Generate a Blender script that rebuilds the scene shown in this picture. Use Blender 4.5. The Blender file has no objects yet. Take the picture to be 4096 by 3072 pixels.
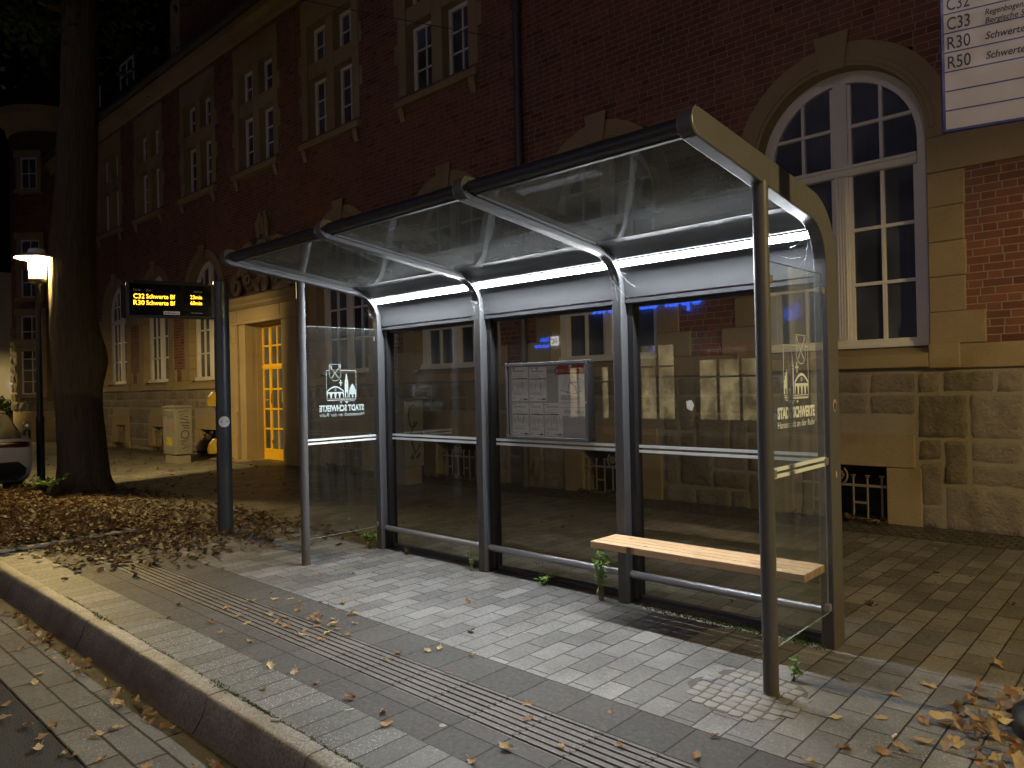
import bpy, bmesh, math, random
from mathutils import Vector, Matrix, noise
R = math.radians
rng = random.Random(7)
SC = bpy.context.scene
COL = SC.collection

def gz(x):
    return 0.0 if x > -3 else 0.0065 * (max(x, -45) + 3)

# ------------------------------------------------------------------ mesh builder
class MB:
    def __init__(s):
        s.v = []; s.f = []; s.mi = []; s.k = 0
    def add(s, vs, fs, M=None):
        o = len(s.v)
        for p in vs:
            p = Vector(p)
            s.v.append(M @ p if M is not None else p)
        for f in fs:
            s.f.append([i + o for i in f]); s.mi.append(s.k)
        return s
    def box(s, x0, x1, y0, y1, z0, z1, M=None):
        v = [(x, y, z) for z in (z0, z1) for y in (y0, y1) for x in (x0, x1)]
        return s.add(v, [(0, 2, 3, 1), (4, 5, 7, 6), (0, 1, 5, 4), (2, 6, 7, 3), (0, 4, 6, 2), (1, 3, 7, 5)], M)
    def prism(s, poly, ax, a0, a1, M=None):
        n = len(poly)
        def P(p, a):
            if ax == 'x': return (a, p[0], p[1])
            if ax == 'y': return (p[0], a, p[1])
            return (p[0], p[1], a)
        v = [P(p, a0) for p in poly] + [P(p, a1) for p in poly]
        f = [list(range(n))[::-1], list(range(n, 2 * n))]
        f += [(i, (i + 1) % n, n + (i + 1) % n, n + i) for i in range(n)]
        return s.add(v, f, M)
    def ring(s, inner, outer, ax, a0, a1, M=None, closed=False):
        """solid band between two matching 2D polylines"""
        n = len(inner)
        def P(p, a):
            if ax == 'x': return (a, p[0], p[1])
            if ax == 'y': return (p[0], a, p[1])
            return (p[0], p[1], a)
        v = []
        for a in (a0, a1):
            v += [P(p, a) for p in inner] + [P(p, a) for p in outer]
        f = []
        m = n if closed else n - 1
        for i in range(m):
            j = (i + 1) % n
            f += [(i, j, n + j, n + i), (2*n + i, 3*n + i, 3*n + j, 2*n + j), (i, 2*n + i, 2*n + j, j), (n + i, n + j, 3*n + j, 3*n + i)]
        if not closed:
            f += [(0, n, 3*n, 2*n), (n - 1, 3*n - 1, 4*n - 1, 2*n - 1)]
        return s.add(v, f, M)
    def tube(s, pts, r, n=8, cap=True):
        pts = [Vector(p) for p in pts]
        rr = r if isinstance(r, (list, tuple)) else [r] * len(pts)
        v = []; f = []
        up = None
        for i, p in enumerate(pts):
            d = (pts[min(i + 1, len(pts) - 1)] - pts[max(i - 1, 0)]).normalized()
            if up is None:
                up = Vector((0, 0, 1)) if abs(d.z) < .9 else Vector((1, 0, 0))
            a = d.cross(up).normalized(); b = a.cross(d).normalized(); up = b
            for k in range(n):
                t = 2 * math.pi * k / n
                v.append(p + a * math.cos(t) * rr[i] + b * math.sin(t) * rr[i])
        for i in range(len(pts) - 1):
            for k in range(n):
                f.append((i*n + k, i*n + (k+1) % n, (i+1)*n + (k+1) % n, (i+1)*n + k))
        if cap:
            f.append(list(range(n))[::-1]); f.append([(len(pts)-1)*n + k for k in range(n)])
        return s.add(v, f)
    def lathe(s, prof, c=(0, 0), n=28):
        v = []; f = []
        for r, z in prof:
            for k in range(n):
                t = 2 * math.pi * k / n
                v.append((c[0] + r * math.cos(t), c[1] + r * math.sin(t), z))
        for i in range(len(prof) - 1):
            for k in range(n):
                f.append((i*n + k, i*n + (k+1) % n, (i+1)*n + (k+1) % n, (i+1)*n + k))
        if prof[0][0] > 1e-4: f.append(list(range(n))[::-1])
        if prof[-1][0] > 1e-4: f.append([(len(prof)-1)*n + k for k in range(n)])
        return s.add(v, f)
    def sheet(s, x0, x1, y0, y1, z):
        xs = sorted(set([x0, x1] + [x for x in (-3, -45) if x0 < x < x1]))
        v = []; f = []
        for x in xs:
            v += [(x, y0, z + gz(x)), (x, y1, z + gz(x))]
        for i in range(len(xs) - 1):
            f.append((2*i, 2*i + 2, 2*i + 3, 2*i + 1))
        return s.add(v, f)
    def quad(s, a, b, c, d):
        return s.add([a, b, c, d], [(0, 1, 2, 3)])
    def build(s, name, mats, parent=None, off=None, smooth=False, bevel=0, recalc=True, seg=2, angle=40):
        if off is None:
            off = Vector(parent['_o']) if parent is not None and '_o' in parent else Vector((0, 0, 0))
        me = bpy.data.meshes.new(name)
        me.from_pydata([tuple(p - Vector(off)) for p in s.v], [], s.f)
        for m in (mats if isinstance(mats, (list, tuple)) else [mats]):
            me.materials.append(m)
        me.polygons.foreach_set('material_index', s.mi)
        if recalc:
            bm = bmesh.new(); bm.from_mesh(me)
            bmesh.ops.recalc_face_normals(bm, faces=bm.faces)
            bm.to_mesh(me); bm.free()
        if smooth:
            me.polygons.foreach_set('use_smooth', [True] * len(me.polygons))
        o = bpy.data.objects.new(name, me); COL.objects.link(o)
        if parent is not None:
            o.parent = parent
            o['_o'] = list(off)
        else:
            o.location = off
            o['_o'] = list(off)
        if bevel:
            b = o.modifiers.new('bevel', 'BEVEL'); b.width = bevel; b.segments = seg
            b.limit_method = 'ANGLE'; b.angle_limit = R(angle); b.harden_normals = False
        if smooth and angle:
            try:
                me.set_sharp_from_angle(angle=R(angle))
            except Exception:
                pass
        return o

def tag(o, label, cat, group=None):
    o['label'] = label; o['category'] = cat
    if group: o['group'] = group
    return o
def thing(name, label, cat, loc, group=None):
    o = bpy.data.objects.new(name, None); COL.objects.link(o)
    o.location = loc; o['_o'] = list(loc); o.empty_display_size = .2
    return tag(o, label, cat, group)
def struct(o, kind='structure'):
    o['kind'] = kind; return o
def copy_tree(o, parent=None):
    c = o.copy(); COL.objects.link(c)
    if parent is not None: c.parent = parent
    for ch in list(o.children): copy_tree(ch, c)
    return c

# lettering as mesh
_TC = {}
def text_geo(t, size=1.0, bold=0.0, shear=0.0, sx=1.0, align='LEFT', ext=0.0):
    key = (t, size, bold, shear, sx, align, ext)
    if key in _TC: return _TC[key]
    cu = bpy.data.curves.new('t', 'FONT'); cu.body = t; cu.size = size; cu.shear = shear
    cu.offset = bold; cu.align_x = align; cu.resolution_u = 3; cu.extrude = ext
    ob = bpy.data.objects.new('t', cu); COL.objects.link(ob)
    dg = bpy.context.evaluated_depsgraph_get(); dg.update()
    me = bpy.data.meshes.new_from_object(ob.evaluated_get(dg))
    r = ([(v.co.x * sx, v.co.y, v.co.z) for v in me.vertices], [list(p.vertices) for p in me.polygons])
    bpy.data.objects.remove(ob); bpy.data.curves.remove(cu); bpy.data.meshes.remove(me)
    _TC[key] = r
    return r
def frame(o, xd, yd):
    xd = Vector(xd).normalized(); yd = Vector(yd).normalized(); zd = xd.cross(yd)
    M = Matrix((xd, yd, zd)).transposed().to_4x4(); M.translation = Vector(o)
    return M
def text_fit(mb, t, M, x, y, width=None, cap=None, **k):
    """put t with baseline start (x,y) in frame M, scaled to a cap height and a width"""
    v, f = text_geo(t, 1.0, k.get('bold', 0), k.get('shear', 0), 1.0, 'LEFT')
    if not v: return
    x0 = min(p[0] for p in v); x1 = max(p[0] for p in v)
    sy = cap / .70
    sx = width / (x1 - x0) if width else sy * k.get('sx', 1)
    mb.add([(x + (p[0] - x0) * sx, y + p[1] * sy, k.get('z', 0)) for p in v], f, M)

# ------------------------------------------------------------------ materials
class G:
    def __init__(s, name):
        s.m = bpy.data.materials.new(name); s.m.use_nodes = True
        s.t = s.m.node_tree; s.t.nodes.clear()
        s.out = s.t.nodes.new('ShaderNodeOutputMaterial')
    def N(s, ty, ins={}, **at):
        n = s.t.nodes.new('ShaderNode' + ty)
        for k, v in at.items(): setattr(n, k, v)
        for k, v in ins.items():
            if isinstance(v, bpy.types.NodeSocket): s.t.links.new(v, n.inputs[k])
            else:
                if isinstance(v, (tuple, list)) and len(v) == 3 and n.inputs[k].type == 'RGBA': v = (*v, 1)
                n.inputs[k].default_value = v
        return n
    def math(s, op, a, b=0.0, c=0.0, clamp=False):
        return s.N('Math', {0: a, 1: b, 2: c}, operation=op, use_clamp=clamp).outputs[0]
    def mix(s, f, a, b, blend='MIX'):
        n = s.N('Mix', {0: f, 6: a, 7: b}, data_type='RGBA', blend_type=blend)
        return n.outputs[2]
    def pos(s): return s.N('NewGeometry').outputs['Position']
    def obj(s): return s.N('TexCoord').outputs['Object']
    def sep(s, v): 
        n = s.N('SeparateXYZ', {0: v}); return n.outputs[0], n.outputs[1], n.outputs[2]
    def comb(s, x=0.0, y=0.0, z=0.0): return s.N('CombineXYZ', {0: x, 1: y, 2: z}).outputs[0]
    def noise(s, v, sc, det=3.0, rough=.55, col=False):
        n = s.N('TexNoise', {'Vector': v, 'Scale': sc, 'Detail': det, 'Roughness': rough})
        return n.outputs[1 if col else 0]
    def ramp(s, f, a, b, lo=0.0, hi=1.0):
        return s.N('MapRange', {0: f, 1: a, 2: b, 3: lo, 4: hi}).outputs[0]
    def bump(s, h, st=.5, d=.01, n=None):
        i = {'Strength': st, 'Distance': d, 'Height': h}
        if n is not None: i['Normal'] = n
        return s.N('Bump', i).outputs[0]
    def bsdf(s, col, rough=.6, metal=0.0, normal=None, spec=.5, **k):
        i = {'Base Color': col, 'Roughness': rough, 'Metallic': metal, 'Specular IOR Level': spec}
        if normal is not None: i['Normal'] = normal
        i.update(k)
        return s.N('BsdfPrincipled', i).outputs[0]
    def done(s, sh):
        s.t.links.new(sh, s.out.inputs['Surface']); return s.m

def plain(name, col, rough=.5, metal=0.0, var=.15, sc=30.0, bump=0.0, spec=.5, bsc=120.0):
    g = G(name); p = g.obj()
    n = g.noise(p, sc, 4)
    c = g.mix(n, tuple(v * (1 - var) for v in col), tuple(min(1, v * (1 + var)) for v in col))
    nr = g.bump(g.noise(p, bsc, 3), bump, .004) if bump else None
    rr = g.ramp(g.noise(p, sc * .37, 3), .3, .7, max(0, rough - .07), min(1, rough + .07))
    return g.done(g.bsdf(c, rr, metal, nr, spec))

def emit(name, col, st):
    g = G(name)
    return g.done(g.N('Emission', {'Color': col, 'Strength': st}).outputs[0])

def stones(name, w, h, off=.5, dx=0.0, dy=0.0, c1=(.145, .143, .138), c2=(.30, .298, .29), joint=(.016, .015, .012), js=.0048,
           swap=True, speck=.6, rough=.5, spec=.5, freq=2, dirt=.5, dcol=(.04, .033, .024), wob=.006):
    g = G(name); p = g.pos()
    x, y, z = g.sep(p)
    if swap: x, y = y, x
    x = g.math('ADD', x, dx); y = g.math('ADD', y, dy)
    nv = g.noise(p, 7.0, 2, .5, True)
    a, b, c_ = g.sep(nv)
    x = g.math('MULTIPLY_ADD', g.math('SUBTRACT', a, .5), wob, x)
    y = g.math('MULTIPLY_ADD', g.math('SUBTRACT', b, .5), wob, y)
    br = g.N('TexBrick', {'Vector': g.comb(x, y, 0.0), 'Color1': (0, 0, 0), 'Color2': (1, 1, 1), 'Mortar': (.5, .5, .5), 'Scale': 1.0,
                          'Mortar Size': js, 'Mortar Smooth': .35, 'Bias': 0.0, 'Brick Width': w, 'Row Height': h},
             offset=off, offset_frequency=freq, squash=1.0)
    rnd = br.outputs[0]; mort = br.outputs[1]
    base = g.mix(rnd, c1, c2)
    # wear, stains
    st = g.ramp(g.noise(p, 2.3, 5, .6), .38, .68)
    base = g.mix(g.math('MULTIPLY', st, dirt), base, dcol)
    fine = g.noise(p, 90.0, 4, .7)
    base = g.mix(.6, base, g.mix(fine, (.02, .02, .02), (.5, .5, .5)), 'OVERLAY')
    # exposed aggregate
    vo = g.N('TexVoronoi', {'Vector': g.N('VectorMath', {0: p, 1: g.N('VectorMath', {0: g.noise(p, 30.0, 2, .5, True), 'Scale': .03}, operation='SCALE').outputs[0]}, operation='ADD').outputs[0], 'Scale': 150.0})
    sepc = g.N('SeparateColor', {0: vo.outputs['Color']})
    ag = g.ramp(g.math('SUBTRACT', vo.outputs['Distance'], g.math('MULTIPLY', sepc.outputs[1], .25)), .3, .12)
    ag = g.math('MULTIPLY', ag, g.math('GREATER_THAN', sepc.outputs[0], .62))
    patch = g.ramp(g.math('ADD', g.noise(p, 1.1, 3, .5), g.math('MULTIPLY', rnd, .22)), .45, .75)
    ag = g.math('MULTIPLY', ag, g.math('MULTIPLY', patch, speck))
    base = g.mix(g.math('MULTIPLY', ag, .8), base, g.mix(sepc.outputs[2], (.3, .28, .24), (.75, .73, .68)))
    # trodden gum and drip spots
    gv = g.N('TexVoronoi', {'Vector': p, 'Scale': 3.4})
    gs = g.N('SeparateColor', {0: gv.outputs['Color']})
    gum = g.math('MULTIPLY', g.ramp(gv.outputs['Distance'], .075, .06), g.math('GREATER_THAN', gs.outputs[1], .45))
    base = g.mix(g.math('MULTIPLY', gum, .55), base, g.mix(gs.outputs[2], (.03, .03, .028), (.4, .39, .36)))
    base = g.mix(mort, base, joint)
    hgt = g.math('MULTIPLY_ADD', mort, -1.0, g.math('MULTIPLY', fine, .12))
    hgt = g.math('MULTIPLY_ADD', rnd, .12, hgt)
    hgt = g.math('MULTIPLY_ADD', g.noise(p, 14.0, 3), .25, hgt)
    nr = g.bump(hgt, .8, .006)
    rr = g.ramp(g.noise(p, 40.0, 3), .3, .7, rough - .12, rough + .15)
    return g.done(g.bsdf(base, rr, 0.0, nr, spec))

M = {}
M['paver'] = stones('paver_concrete', .288, .144, dx=.06, dy=.088)
M['paver_row'] = stones('kerb_row_paver', .144, .40, off=0, dx=.0, dy=2.60, swap=False, c1=(.11, .115, .105), c2=(.2, .2, .19), speck=.9, rough=.6, spec=.35, freq=1, dirt=.35)
M['slab'] = stones('dark_slab', .288, .9, off=0, dx=.202, dy=3.0, swap=False, c1=(.074, .072, .07), c2=(.1, .097, .094), speck=.05, rough=.68, spec=.3, freq=1, dirt=.3, js=.005)
M['tactile'] = stones('tactile_slab', .288, .9, off=0, dx=.202, dy=3.0, swap=False, c1=(.115, .108, .098), c2=(.145, .135, .122), speck=.35, rough=.6, freq=1, dirt=.5, js=.004)
M['cobble_strip'] = stones('cobble_strip', .11, .1, c1=(.09, .085, .075), c2=(.2, .19, .165), js=.012, swap=False, speck=.1, wob=.05)
M['gutter'] = stones('gutter_stone', .45, .152, off=.37, dx=.1, dy=3.232, swap=False, c1=(.13, .125, .112), c2=(.2, .19, .17), speck=.7, rough=.75, spec=.2, js=.008, dirt=.45, dcol=(.055, .04, .02))

def mk_asphalt():
    g = G('asphalt'); p = g.pos()
    n = g.noise(p, 110.0, 4, .75); l = g.noise(p, 1.3, 4)
    c = g.mix(n, (.02, .02, .019), (.09, .088, .08)); c = g.mix(g.math('MULTIPLY', l, .4), c, (.03, .027, .022))
    return g.done(g.bsdf(c, .85, 0.0, g.bump(n, .9, .012), .12))
M['asphalt'] = mk_asphalt()
def mk_kerb():
    g = G('kerb_concrete'); p = g.pos(); x, y, z = g.sep(p)
    n = g.math('MULTIPLY_ADD', g.noise(p, 55.0, 4, .75), .5, g.math('MULTIPLY', g.noise(p, 150.0, 3, .7), .5)); l = g.noise(p, 3.0, 5, .6)
    c = g.mix(g.ramp(n, .36, .64), (.05, .046, .04), (.42, .4, .35))
    c = g.mix(g.ramp(l, .4, .7, 0, .75), c, (.07, .055, .035))
    # algae and splash dirt towards the foot of the stones, with a ragged edge
    low = g.ramp(g.math('MULTIPLY_ADD', g.math('SUBTRACT', l, .5), .16, z), -.03, -.17)
    c = g.mix(g.math('MULTIPLY', low, .6), c, g.mix(n, (.028, .02, .009), (.17, .12, .055)))
    return g.done(g.bsdf(c, .55, 0.0, g.bump(n, .7, .006)))
M['kerb'] = mk_kerb()

def mk_brick(name, ca, cb, mo, dark=.25):
    """bond of alternating long and short bricks; runs over x+y and z"""
    g = G(name); p = g.pos(); x, y, z = g.sep(p)
    u = g.math('ADD', x, y)
    H = .0785; P = .375
    row = g.math('FLOOR', g.math('DIVIDE', z, H))
    fz = g.math('FRACT', g.math('DIVIDE', z, H))
    par = g.math('FRACT', g.math('MULTIPLY', row, .5))
    jit = g.math('FRACT', g.math('MULTIPLY', g.math('SINE', g.math('MULTIPLY', row, 12.9898)), 43.7))
    us = g.math('ADD', g.math('DIVIDE', u, P), g.math('ADD', par, g.math('MULTIPLY', jit, .3)))
    cell = g.math('FLOOR', us); fu = g.math('FRACT', us)
    half = g.math('GREATER_THAN', fu, .667)
    hi = g.math('MULTIPLY', half, .333); hi = g.math('ADD', hi, .667)
    lo = g.math('MULTIPLY', half, .667)
    du = g.math('MULTIPLY', g.math('MINIMUM', g.math('SUBTRACT', fu, lo), g.math('SUBTRACT', hi, fu)), P)
    dz = g.math('MULTIPLY', g.math('MINIMUM', fz, g.math('SUBTRACT', 1.0, fz)), H)
    wob = g.math('MULTIPLY', g.math('SUBTRACT', g.noise(p, 45.0, 3), .5), .006)
    d = g.math('ADD', g.math('MINIMUM', du, dz), wob)
    mort = g.ramp(d, .0065, .0035)
    wn = g.N('TexWhiteNoise', {'Vector': g.comb(cell, row, half)}, noise_dimensions='3D')
    rnd = wn.outputs[0]
    c = g.mix(rnd, ca, cb)
    c = g.mix(g.math('GREATER_THAN', rnd, .93), c, tuple(v * .75 for v in ca))
    st = g.ramp(g.noise(p, 1.1, 5, .6), .45, .75)
    c = g.mix(g.math('MULTIPLY', st, dark * 2), c, (.05, .032, .026))
    sv = g.comb(g.math('MULTIPLY', u, 3.0), 0.0, g.math('MULTIPLY', z, .25))
    c = g.mix(g.ramp(g.noise(sv, 1.0, 4, .6), .52, .8, 0, .6), c, (.035, .024, .02))
    c = g.mix(g.ramp(g.noise(p, .55, 3, .5), .56, .7, 0, .3), c, (.26, .16, .11))
    c = g.mix(.3, c, g.mix(g.noise(p, 70.0, 4), (.1, .1, .1), (.8, .8, .8)), 'OVERLAY')
    c = g.mix(mort, c, mo)
    h = g.math('MULTIPLY_ADD', mort, -1.0, g.math('MULTIPLY', g.noise(p, 60.0, 3), .3))
    return g.done(g.bsdf(c, .75, 0.0, g.bump(h, .7, .008), .3))
M['brick'] = mk_brick('red_brick', (.17, .064, .042), (.25, .10, .06), (.30, .25, .20))
def mk_sand(name, a, b, st=.5, sc=1.4, tool=True):
    g = G(name); p = g.pos(); x, y, z = g.sep(p)
    l = g.noise(p, sc, 5, .6); f = g.noise(p, 60.0, 4, .65)
    c = g.mix(l, a, b)
    c = g.mix(g.ramp(g.noise(p, .8, 4, .6), .5, .78, 0, st), c, (.1, .08, .055))
    c = g.mix(.35, c, g.mix(f, (.1, .1, .1), (.85, .85, .85)), 'OVERLAY')
    h = f
    if tool:
        w = g.N('TexWave', {'Vector': p, 'Scale': 22.0, 'Distortion': 1.5, 'Detail': 2.0}, bands_direction='X')
        h = g.math('ADD', g.math('MULTIPLY', f, .6), g.math('MULTIPLY', w.outputs[1], .25))
    return g.done(g.bsdf(c, .8, 0.0, g.bump(h, .6, .006), .25))
M['sand'] = mk_sand('dressed_sandstone', (.27, .205, .115), (.38, .30, .18))
def mk_rock(name='rock_faced_stone'):
    g = G(name); p = g.pos()
    l = g.noise(p, 2.2, 6, .65); f = g.noise(p, 28.0, 6, .7); mm = g.noise(p, 7.0, 5, .6)
    c = g.mix(l, (.16, .14, .112), (.35, .31, .25))
    isl = g.N('NewGeometry').outputs['Random Per Island']
    c = g.mix(g.math('MULTIPLY', isl, .55), c, (.12, .095, .065))
    c = g.mix(.5, c, g.mix(f, (.06, .06, .06), (.85, .85, .85)), 'OVERLAY')
    h = g.math('ADD', g.math('MULTIPLY', f, .5), mm)
    return g.done(g.bsdf(c, .85, 0.0, g.bump(h, .9, .035), .2))
M['rock'] = mk_rock()
M['sett'] = plain('granite_sett', (.18, .175, .165), .6, var=.45, sc=9, bump=.5, bsc=90)
M['joint'] = plain('sanded_joint', (.085, .08, .068), .9, var=.4)
M['mortar'] = plain('plinth_mortar', (.27, .235, .175), .85, var=.2, bump=.4)
M['white'] = plain('white_window_paint', (.72, .70, .66), .45, var=.1, bump=.1)
M['slate'] = plain('dark_roof_tile', (.03, .026, .024), .7, var=.3, sc=8, bump=.6, bsc=30)
M['zinc'] = plain('zinc_gutter', (.09, .09, .095), .5, .3)
M['iron'] = plain('painted_iron', (.24, .2, .145), .6, var=.3, bump=.3)
M['dark'] = plain('dark_void', (.012, .011, .01), .9)
M['yellow'] = plain('yellow_door_paint', (.78, .46, .02), .4, var=.08, bump=.08)
M['anth'] = plain('anthracite_powder_coat', (.11, .112, .12), .5, .0, var=.08, sc=18, bump=.05, bsc=500, spec=.3)
def mk_anth():
    g = G('anthracite_powder_coat'); p = g.pos(); x, y, z = g.sep(p)
    n = g.noise(p, 18.0, 4); c = g.mix(n, (.072, .074, .081), (.09, .092, .099))
    # splash dirt creeping up the feet, with a ragged edge, and thin run-off streaks
    l = g.noise(p, 9.0, 5, .65)
    d = g.ramp(g.math('MULTIPLY_ADD', g.math('SUBTRACT', l, .5), .5, z), .38, .02)
    c = g.mix(g.math('MULTIPLY', d, .7), c, (.075, .055, .035))
    sv = g.comb(g.math('MULTIPLY', x, 60.0), g.math('MULTIPLY', y, 60.0), g.math('MULTIPLY', z, 1.5))
    c = g.mix(g.ramp(g.noise(sv, 1.0, 3), .58, .8, 0, .35), c, (.19, .185, .17))
    sc_ = g.ramp(g.noise(p, 240.0, 2), .72, .76)
    c = g.mix(g.math('MULTIPLY', sc_, .5), c, (.4, .4, .38))
    return g.done(g.bsdf(c, g.ramp(l, .3, .7, .42, .58), 0.0, g.bump(g.noise(p, 500.0, 2), .05, .003), .3))
M['anth'] = mk_anth()
M['anth_d'] = plain('dark_gasket', (.018, .018, .02), .5, .1)
M['panel'] = plain('satin_metal_panel', (.062, .065, .071), .55, .0, var=.08, sc=9, spec=.25)
M['rail'] = plain('stainless_rail', (.3, .3, .31), .4, .7, var=.05)
M['clip'] = plain('grey_clamp', (.3, .31, .33), .35, .6)
M['pole_d'] = plain('dark_pole_paint', (.035, .042, .05), .4, .2)
M['rail_d'] = plain('dark_roof_rail', (.022, .023, .028), .45, .0)
M['black'] = plain('black_plastic', (.012, .012, .013), .45)
M['sheen_black'] = plain('black_screen', (.006, .006, .007), .18, var=.05)
M['lampblack'] = plain('black_lamp_paint', (.01, .01, .01), .45, .2)
M['hatwhite'] = plain('lamp_hat_white', (.75, .72, .6), .5)
M['signwhite'] = plain('sign_white', (.5, .48, .45), .4, var=.05)
M['signblue'] = plain('sign_blue', (.02, .025, .16), .4, var=.05)
M['ink'] = plain('black_ink', (.015, .015, .02), .5)
M['paper'] = plain('white_paper', (.82, .82, .82), .6, var=.03)
M['board'] = plain('grey_backboard', (.45, .45, .45), .5, var=.04)
M['ink_grey'] = plain('grey_print', (.22, .22, .22), .6)
M['ink_red'] = plain('red_print', (.3, .03, .03), .5)
M['ink_gold'] = plain('gold_print', (.36, .2, .04), .5)
M['ink_green'] = plain('green_print', (.1, .2, .1), .5)
M['film'] = plain('white_glass_film', (.7, .78, .8), .5, var=.04)
M['graffiti'] = plain('dark_spray_paint', (.03, .015, .03), .5)
M['graffiti_r'] = plain('faded_red_spray', (.3, .1, .07), .6)
M['graffiti_y'] = plain('yellow_spray', (.45, .36, .06), .6)
M['cabinet'] = plain('grey_cabinet', (.19, .19, .18), .6, var=.25, sc=4)
M['concrete'] = plain('concrete_base', (.22, .2, .17), .8, var=.25, bump=.4)
M['warn'] = plain('warning_yellow', (.7, .45, .03), .5)
M['carpaint'] = plain('white_car_paint', (.62, .6, .56), .22, var=.02)
M['redlens'] = plain('red_lamp_lens', (.06, .004, .005), .15)
M['carglass'] = plain('dark_car_glass', (.006, .007, .008), .25, spec=.03)
M['tyre'] = plain('tyre_rubber', (.012, .012, .012), .8)
M['stucco'] = plain('pale_render', (.45, .44, .42), .85, var=.1, sc=3, bump=.3)
M['bush'] = plain('hedge_green', (.03, .045, .012), .7, var=.4)
M['stem'] = plain('plant_stem', (.12, .13, .05), .7)
M['butt'] = plain('cigarette_paper', (.6, .55, .45), .7)
M['amberbox'] = plain('amber_plastic', (.75, .38, .01), .3)
M['sticker'] = plain('white_sticker', (.55, .55, .52), .5)
M['sticker_p'] = plain('pink_sticker', (.45, .3, .3), .5)

def mk_glass(name, tint, dust, ior0=.04, rough=0.0, dcol=(.5, .52, .5), dsc=5.0, streak=False):
    g = G(name); p = g.obj()
    lw = g.N('LayerWeight', {'Blend': .5}).outputs['Facing']
    fr = g.math('MULTIPLY_ADD', g.math('POWER', lw, 5.0), 1 - ior0, ior0)
    tr = g.N('BsdfTransparent', {'Color': tint}).outputs[0]
    gl = g.N('BsdfGlossy', {'Color': (1, 1, 1), 'Roughness': rough}).outputs[0]
    s = g.N('MixShader', {0: fr, 1: tr, 2: gl}).outputs[0]
    x, y, z = g.sep(p)
    v = g.comb(g.math('MULTIPLY', x, 6.0), g.math('MULTIPLY', y, 6.0), z) if streak else p
    n = g.noise(v, dsc, 5, .65)
    d2 = g.ramp(g.noise(p, 150.0, 2, .6), .66, .74)
    fac = g.math('ADD', g.ramp(n, .35, .75, dust * .35, dust * 1.6), g.math('MULTIPLY', d2, dust * 1.5), clamp=True)
    df = g.N('BsdfDiffuse', {'Color': dcol}).outputs[0]
    tl = g.N('BsdfTranslucent', {'Color': dcol}).outputs[0]
    dd = g.N('MixShader', {0: .5, 1: df, 2: tl}).outputs[0]
    return g.done(g.N('MixShader', {0: fac, 1: s, 2: dd}).outputs[0])
M['glass'] = mk_glass('shelter_glass', (.9, .92, .9), .02, dsc=2.5, streak=True)
M['sideglass'] = mk_glass('side_glass', (.9, .92, .91), .022, dsc=4, streak=True)
M['roofglass'] = mk_glass('roof_glass', (.55, .57, .55), .26, dsc=2.2, dcol=(.5,.52,.5))
M['caseglass'] = mk_glass('case_glass', (.93, .94, .93), .006)
M['lampglass'] = mk_glass('lamp_glass', (.95, .93, .86), .10, dcol=(.9, .85, .7))
M['edge'] = plain('glass_edge', (.35, .45, .42), .25, var=.05)

def mk_pane(name, col):
    g = G(name); p = g.pos()
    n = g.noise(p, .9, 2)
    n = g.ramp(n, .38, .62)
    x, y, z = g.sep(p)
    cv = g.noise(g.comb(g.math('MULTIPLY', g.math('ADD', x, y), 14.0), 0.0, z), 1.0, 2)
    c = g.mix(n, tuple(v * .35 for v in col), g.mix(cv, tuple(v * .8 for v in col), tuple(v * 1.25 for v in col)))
    wv = g.bump(g.noise(p, 2.2, 2), .06, .02)
    return g.done(g.bsdf(c, .04, 0.0, wv, .6))
M['pane'] = mk_pane('dark_window_pane', (.10, .113, .155))
M['pane_c'] = mk_pane('curtained_pane', (.16, .15, .11))

def mk_wood():
    g = G('pine_bench_wood'); p = g.obj(); x, y, z = g.sep(p)
    v = g.comb(g.math('MULTIPLY', x, 1.2), g.math('MULTIPLY', y, 22.0), g.math('MULTIPLY', z, 22.0))
    n = g.noise(v, 3.0, 6, .65); k = g.noise(g.comb(g.math('MULTIPLY', x, 6.0), g.math('MULTIPLY', y, 30.0), 0.0), 1.3, 3)
    c = g.mix(n, (.40, .24, .115), (.66, .47, .275))
    c = g.mix(g.ramp(k, .62, .72), c, (.12, .06, .025))
    c = g.mix(g.ramp(g.noise(g.comb(g.math('MULTIPLY', x, 3.0), g.math('MULTIPLY', y, 9.0), 0.0), 1.0, 5, .65), .52, .78, 0, .55), c, (.16, .12, .085))
    return g.done(g.bsdf(c, .55, 0.0, g.bump(n, .3, .004)))
M['wood'] = mk_wood()
def mk_bark():
    g = G('tree_bark'); p = g.obj(); x, y, z = g.sep(p)
    v = g.comb(g.math('MULTIPLY', x, 14.0), g.math('MULTIPLY', y, 14.0), g.math('MULTIPLY', z, 2.0))
    n = g.noise(v, 1.6, 6, .7)
    c = g.mix(n, (.022, .018, .012), (.17, .135, .09))
    return g.done(g.bsdf(c, .9, 0.0, g.bump(n, 1.0, .06), .2))
M['bark'] = mk_bark()
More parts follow.
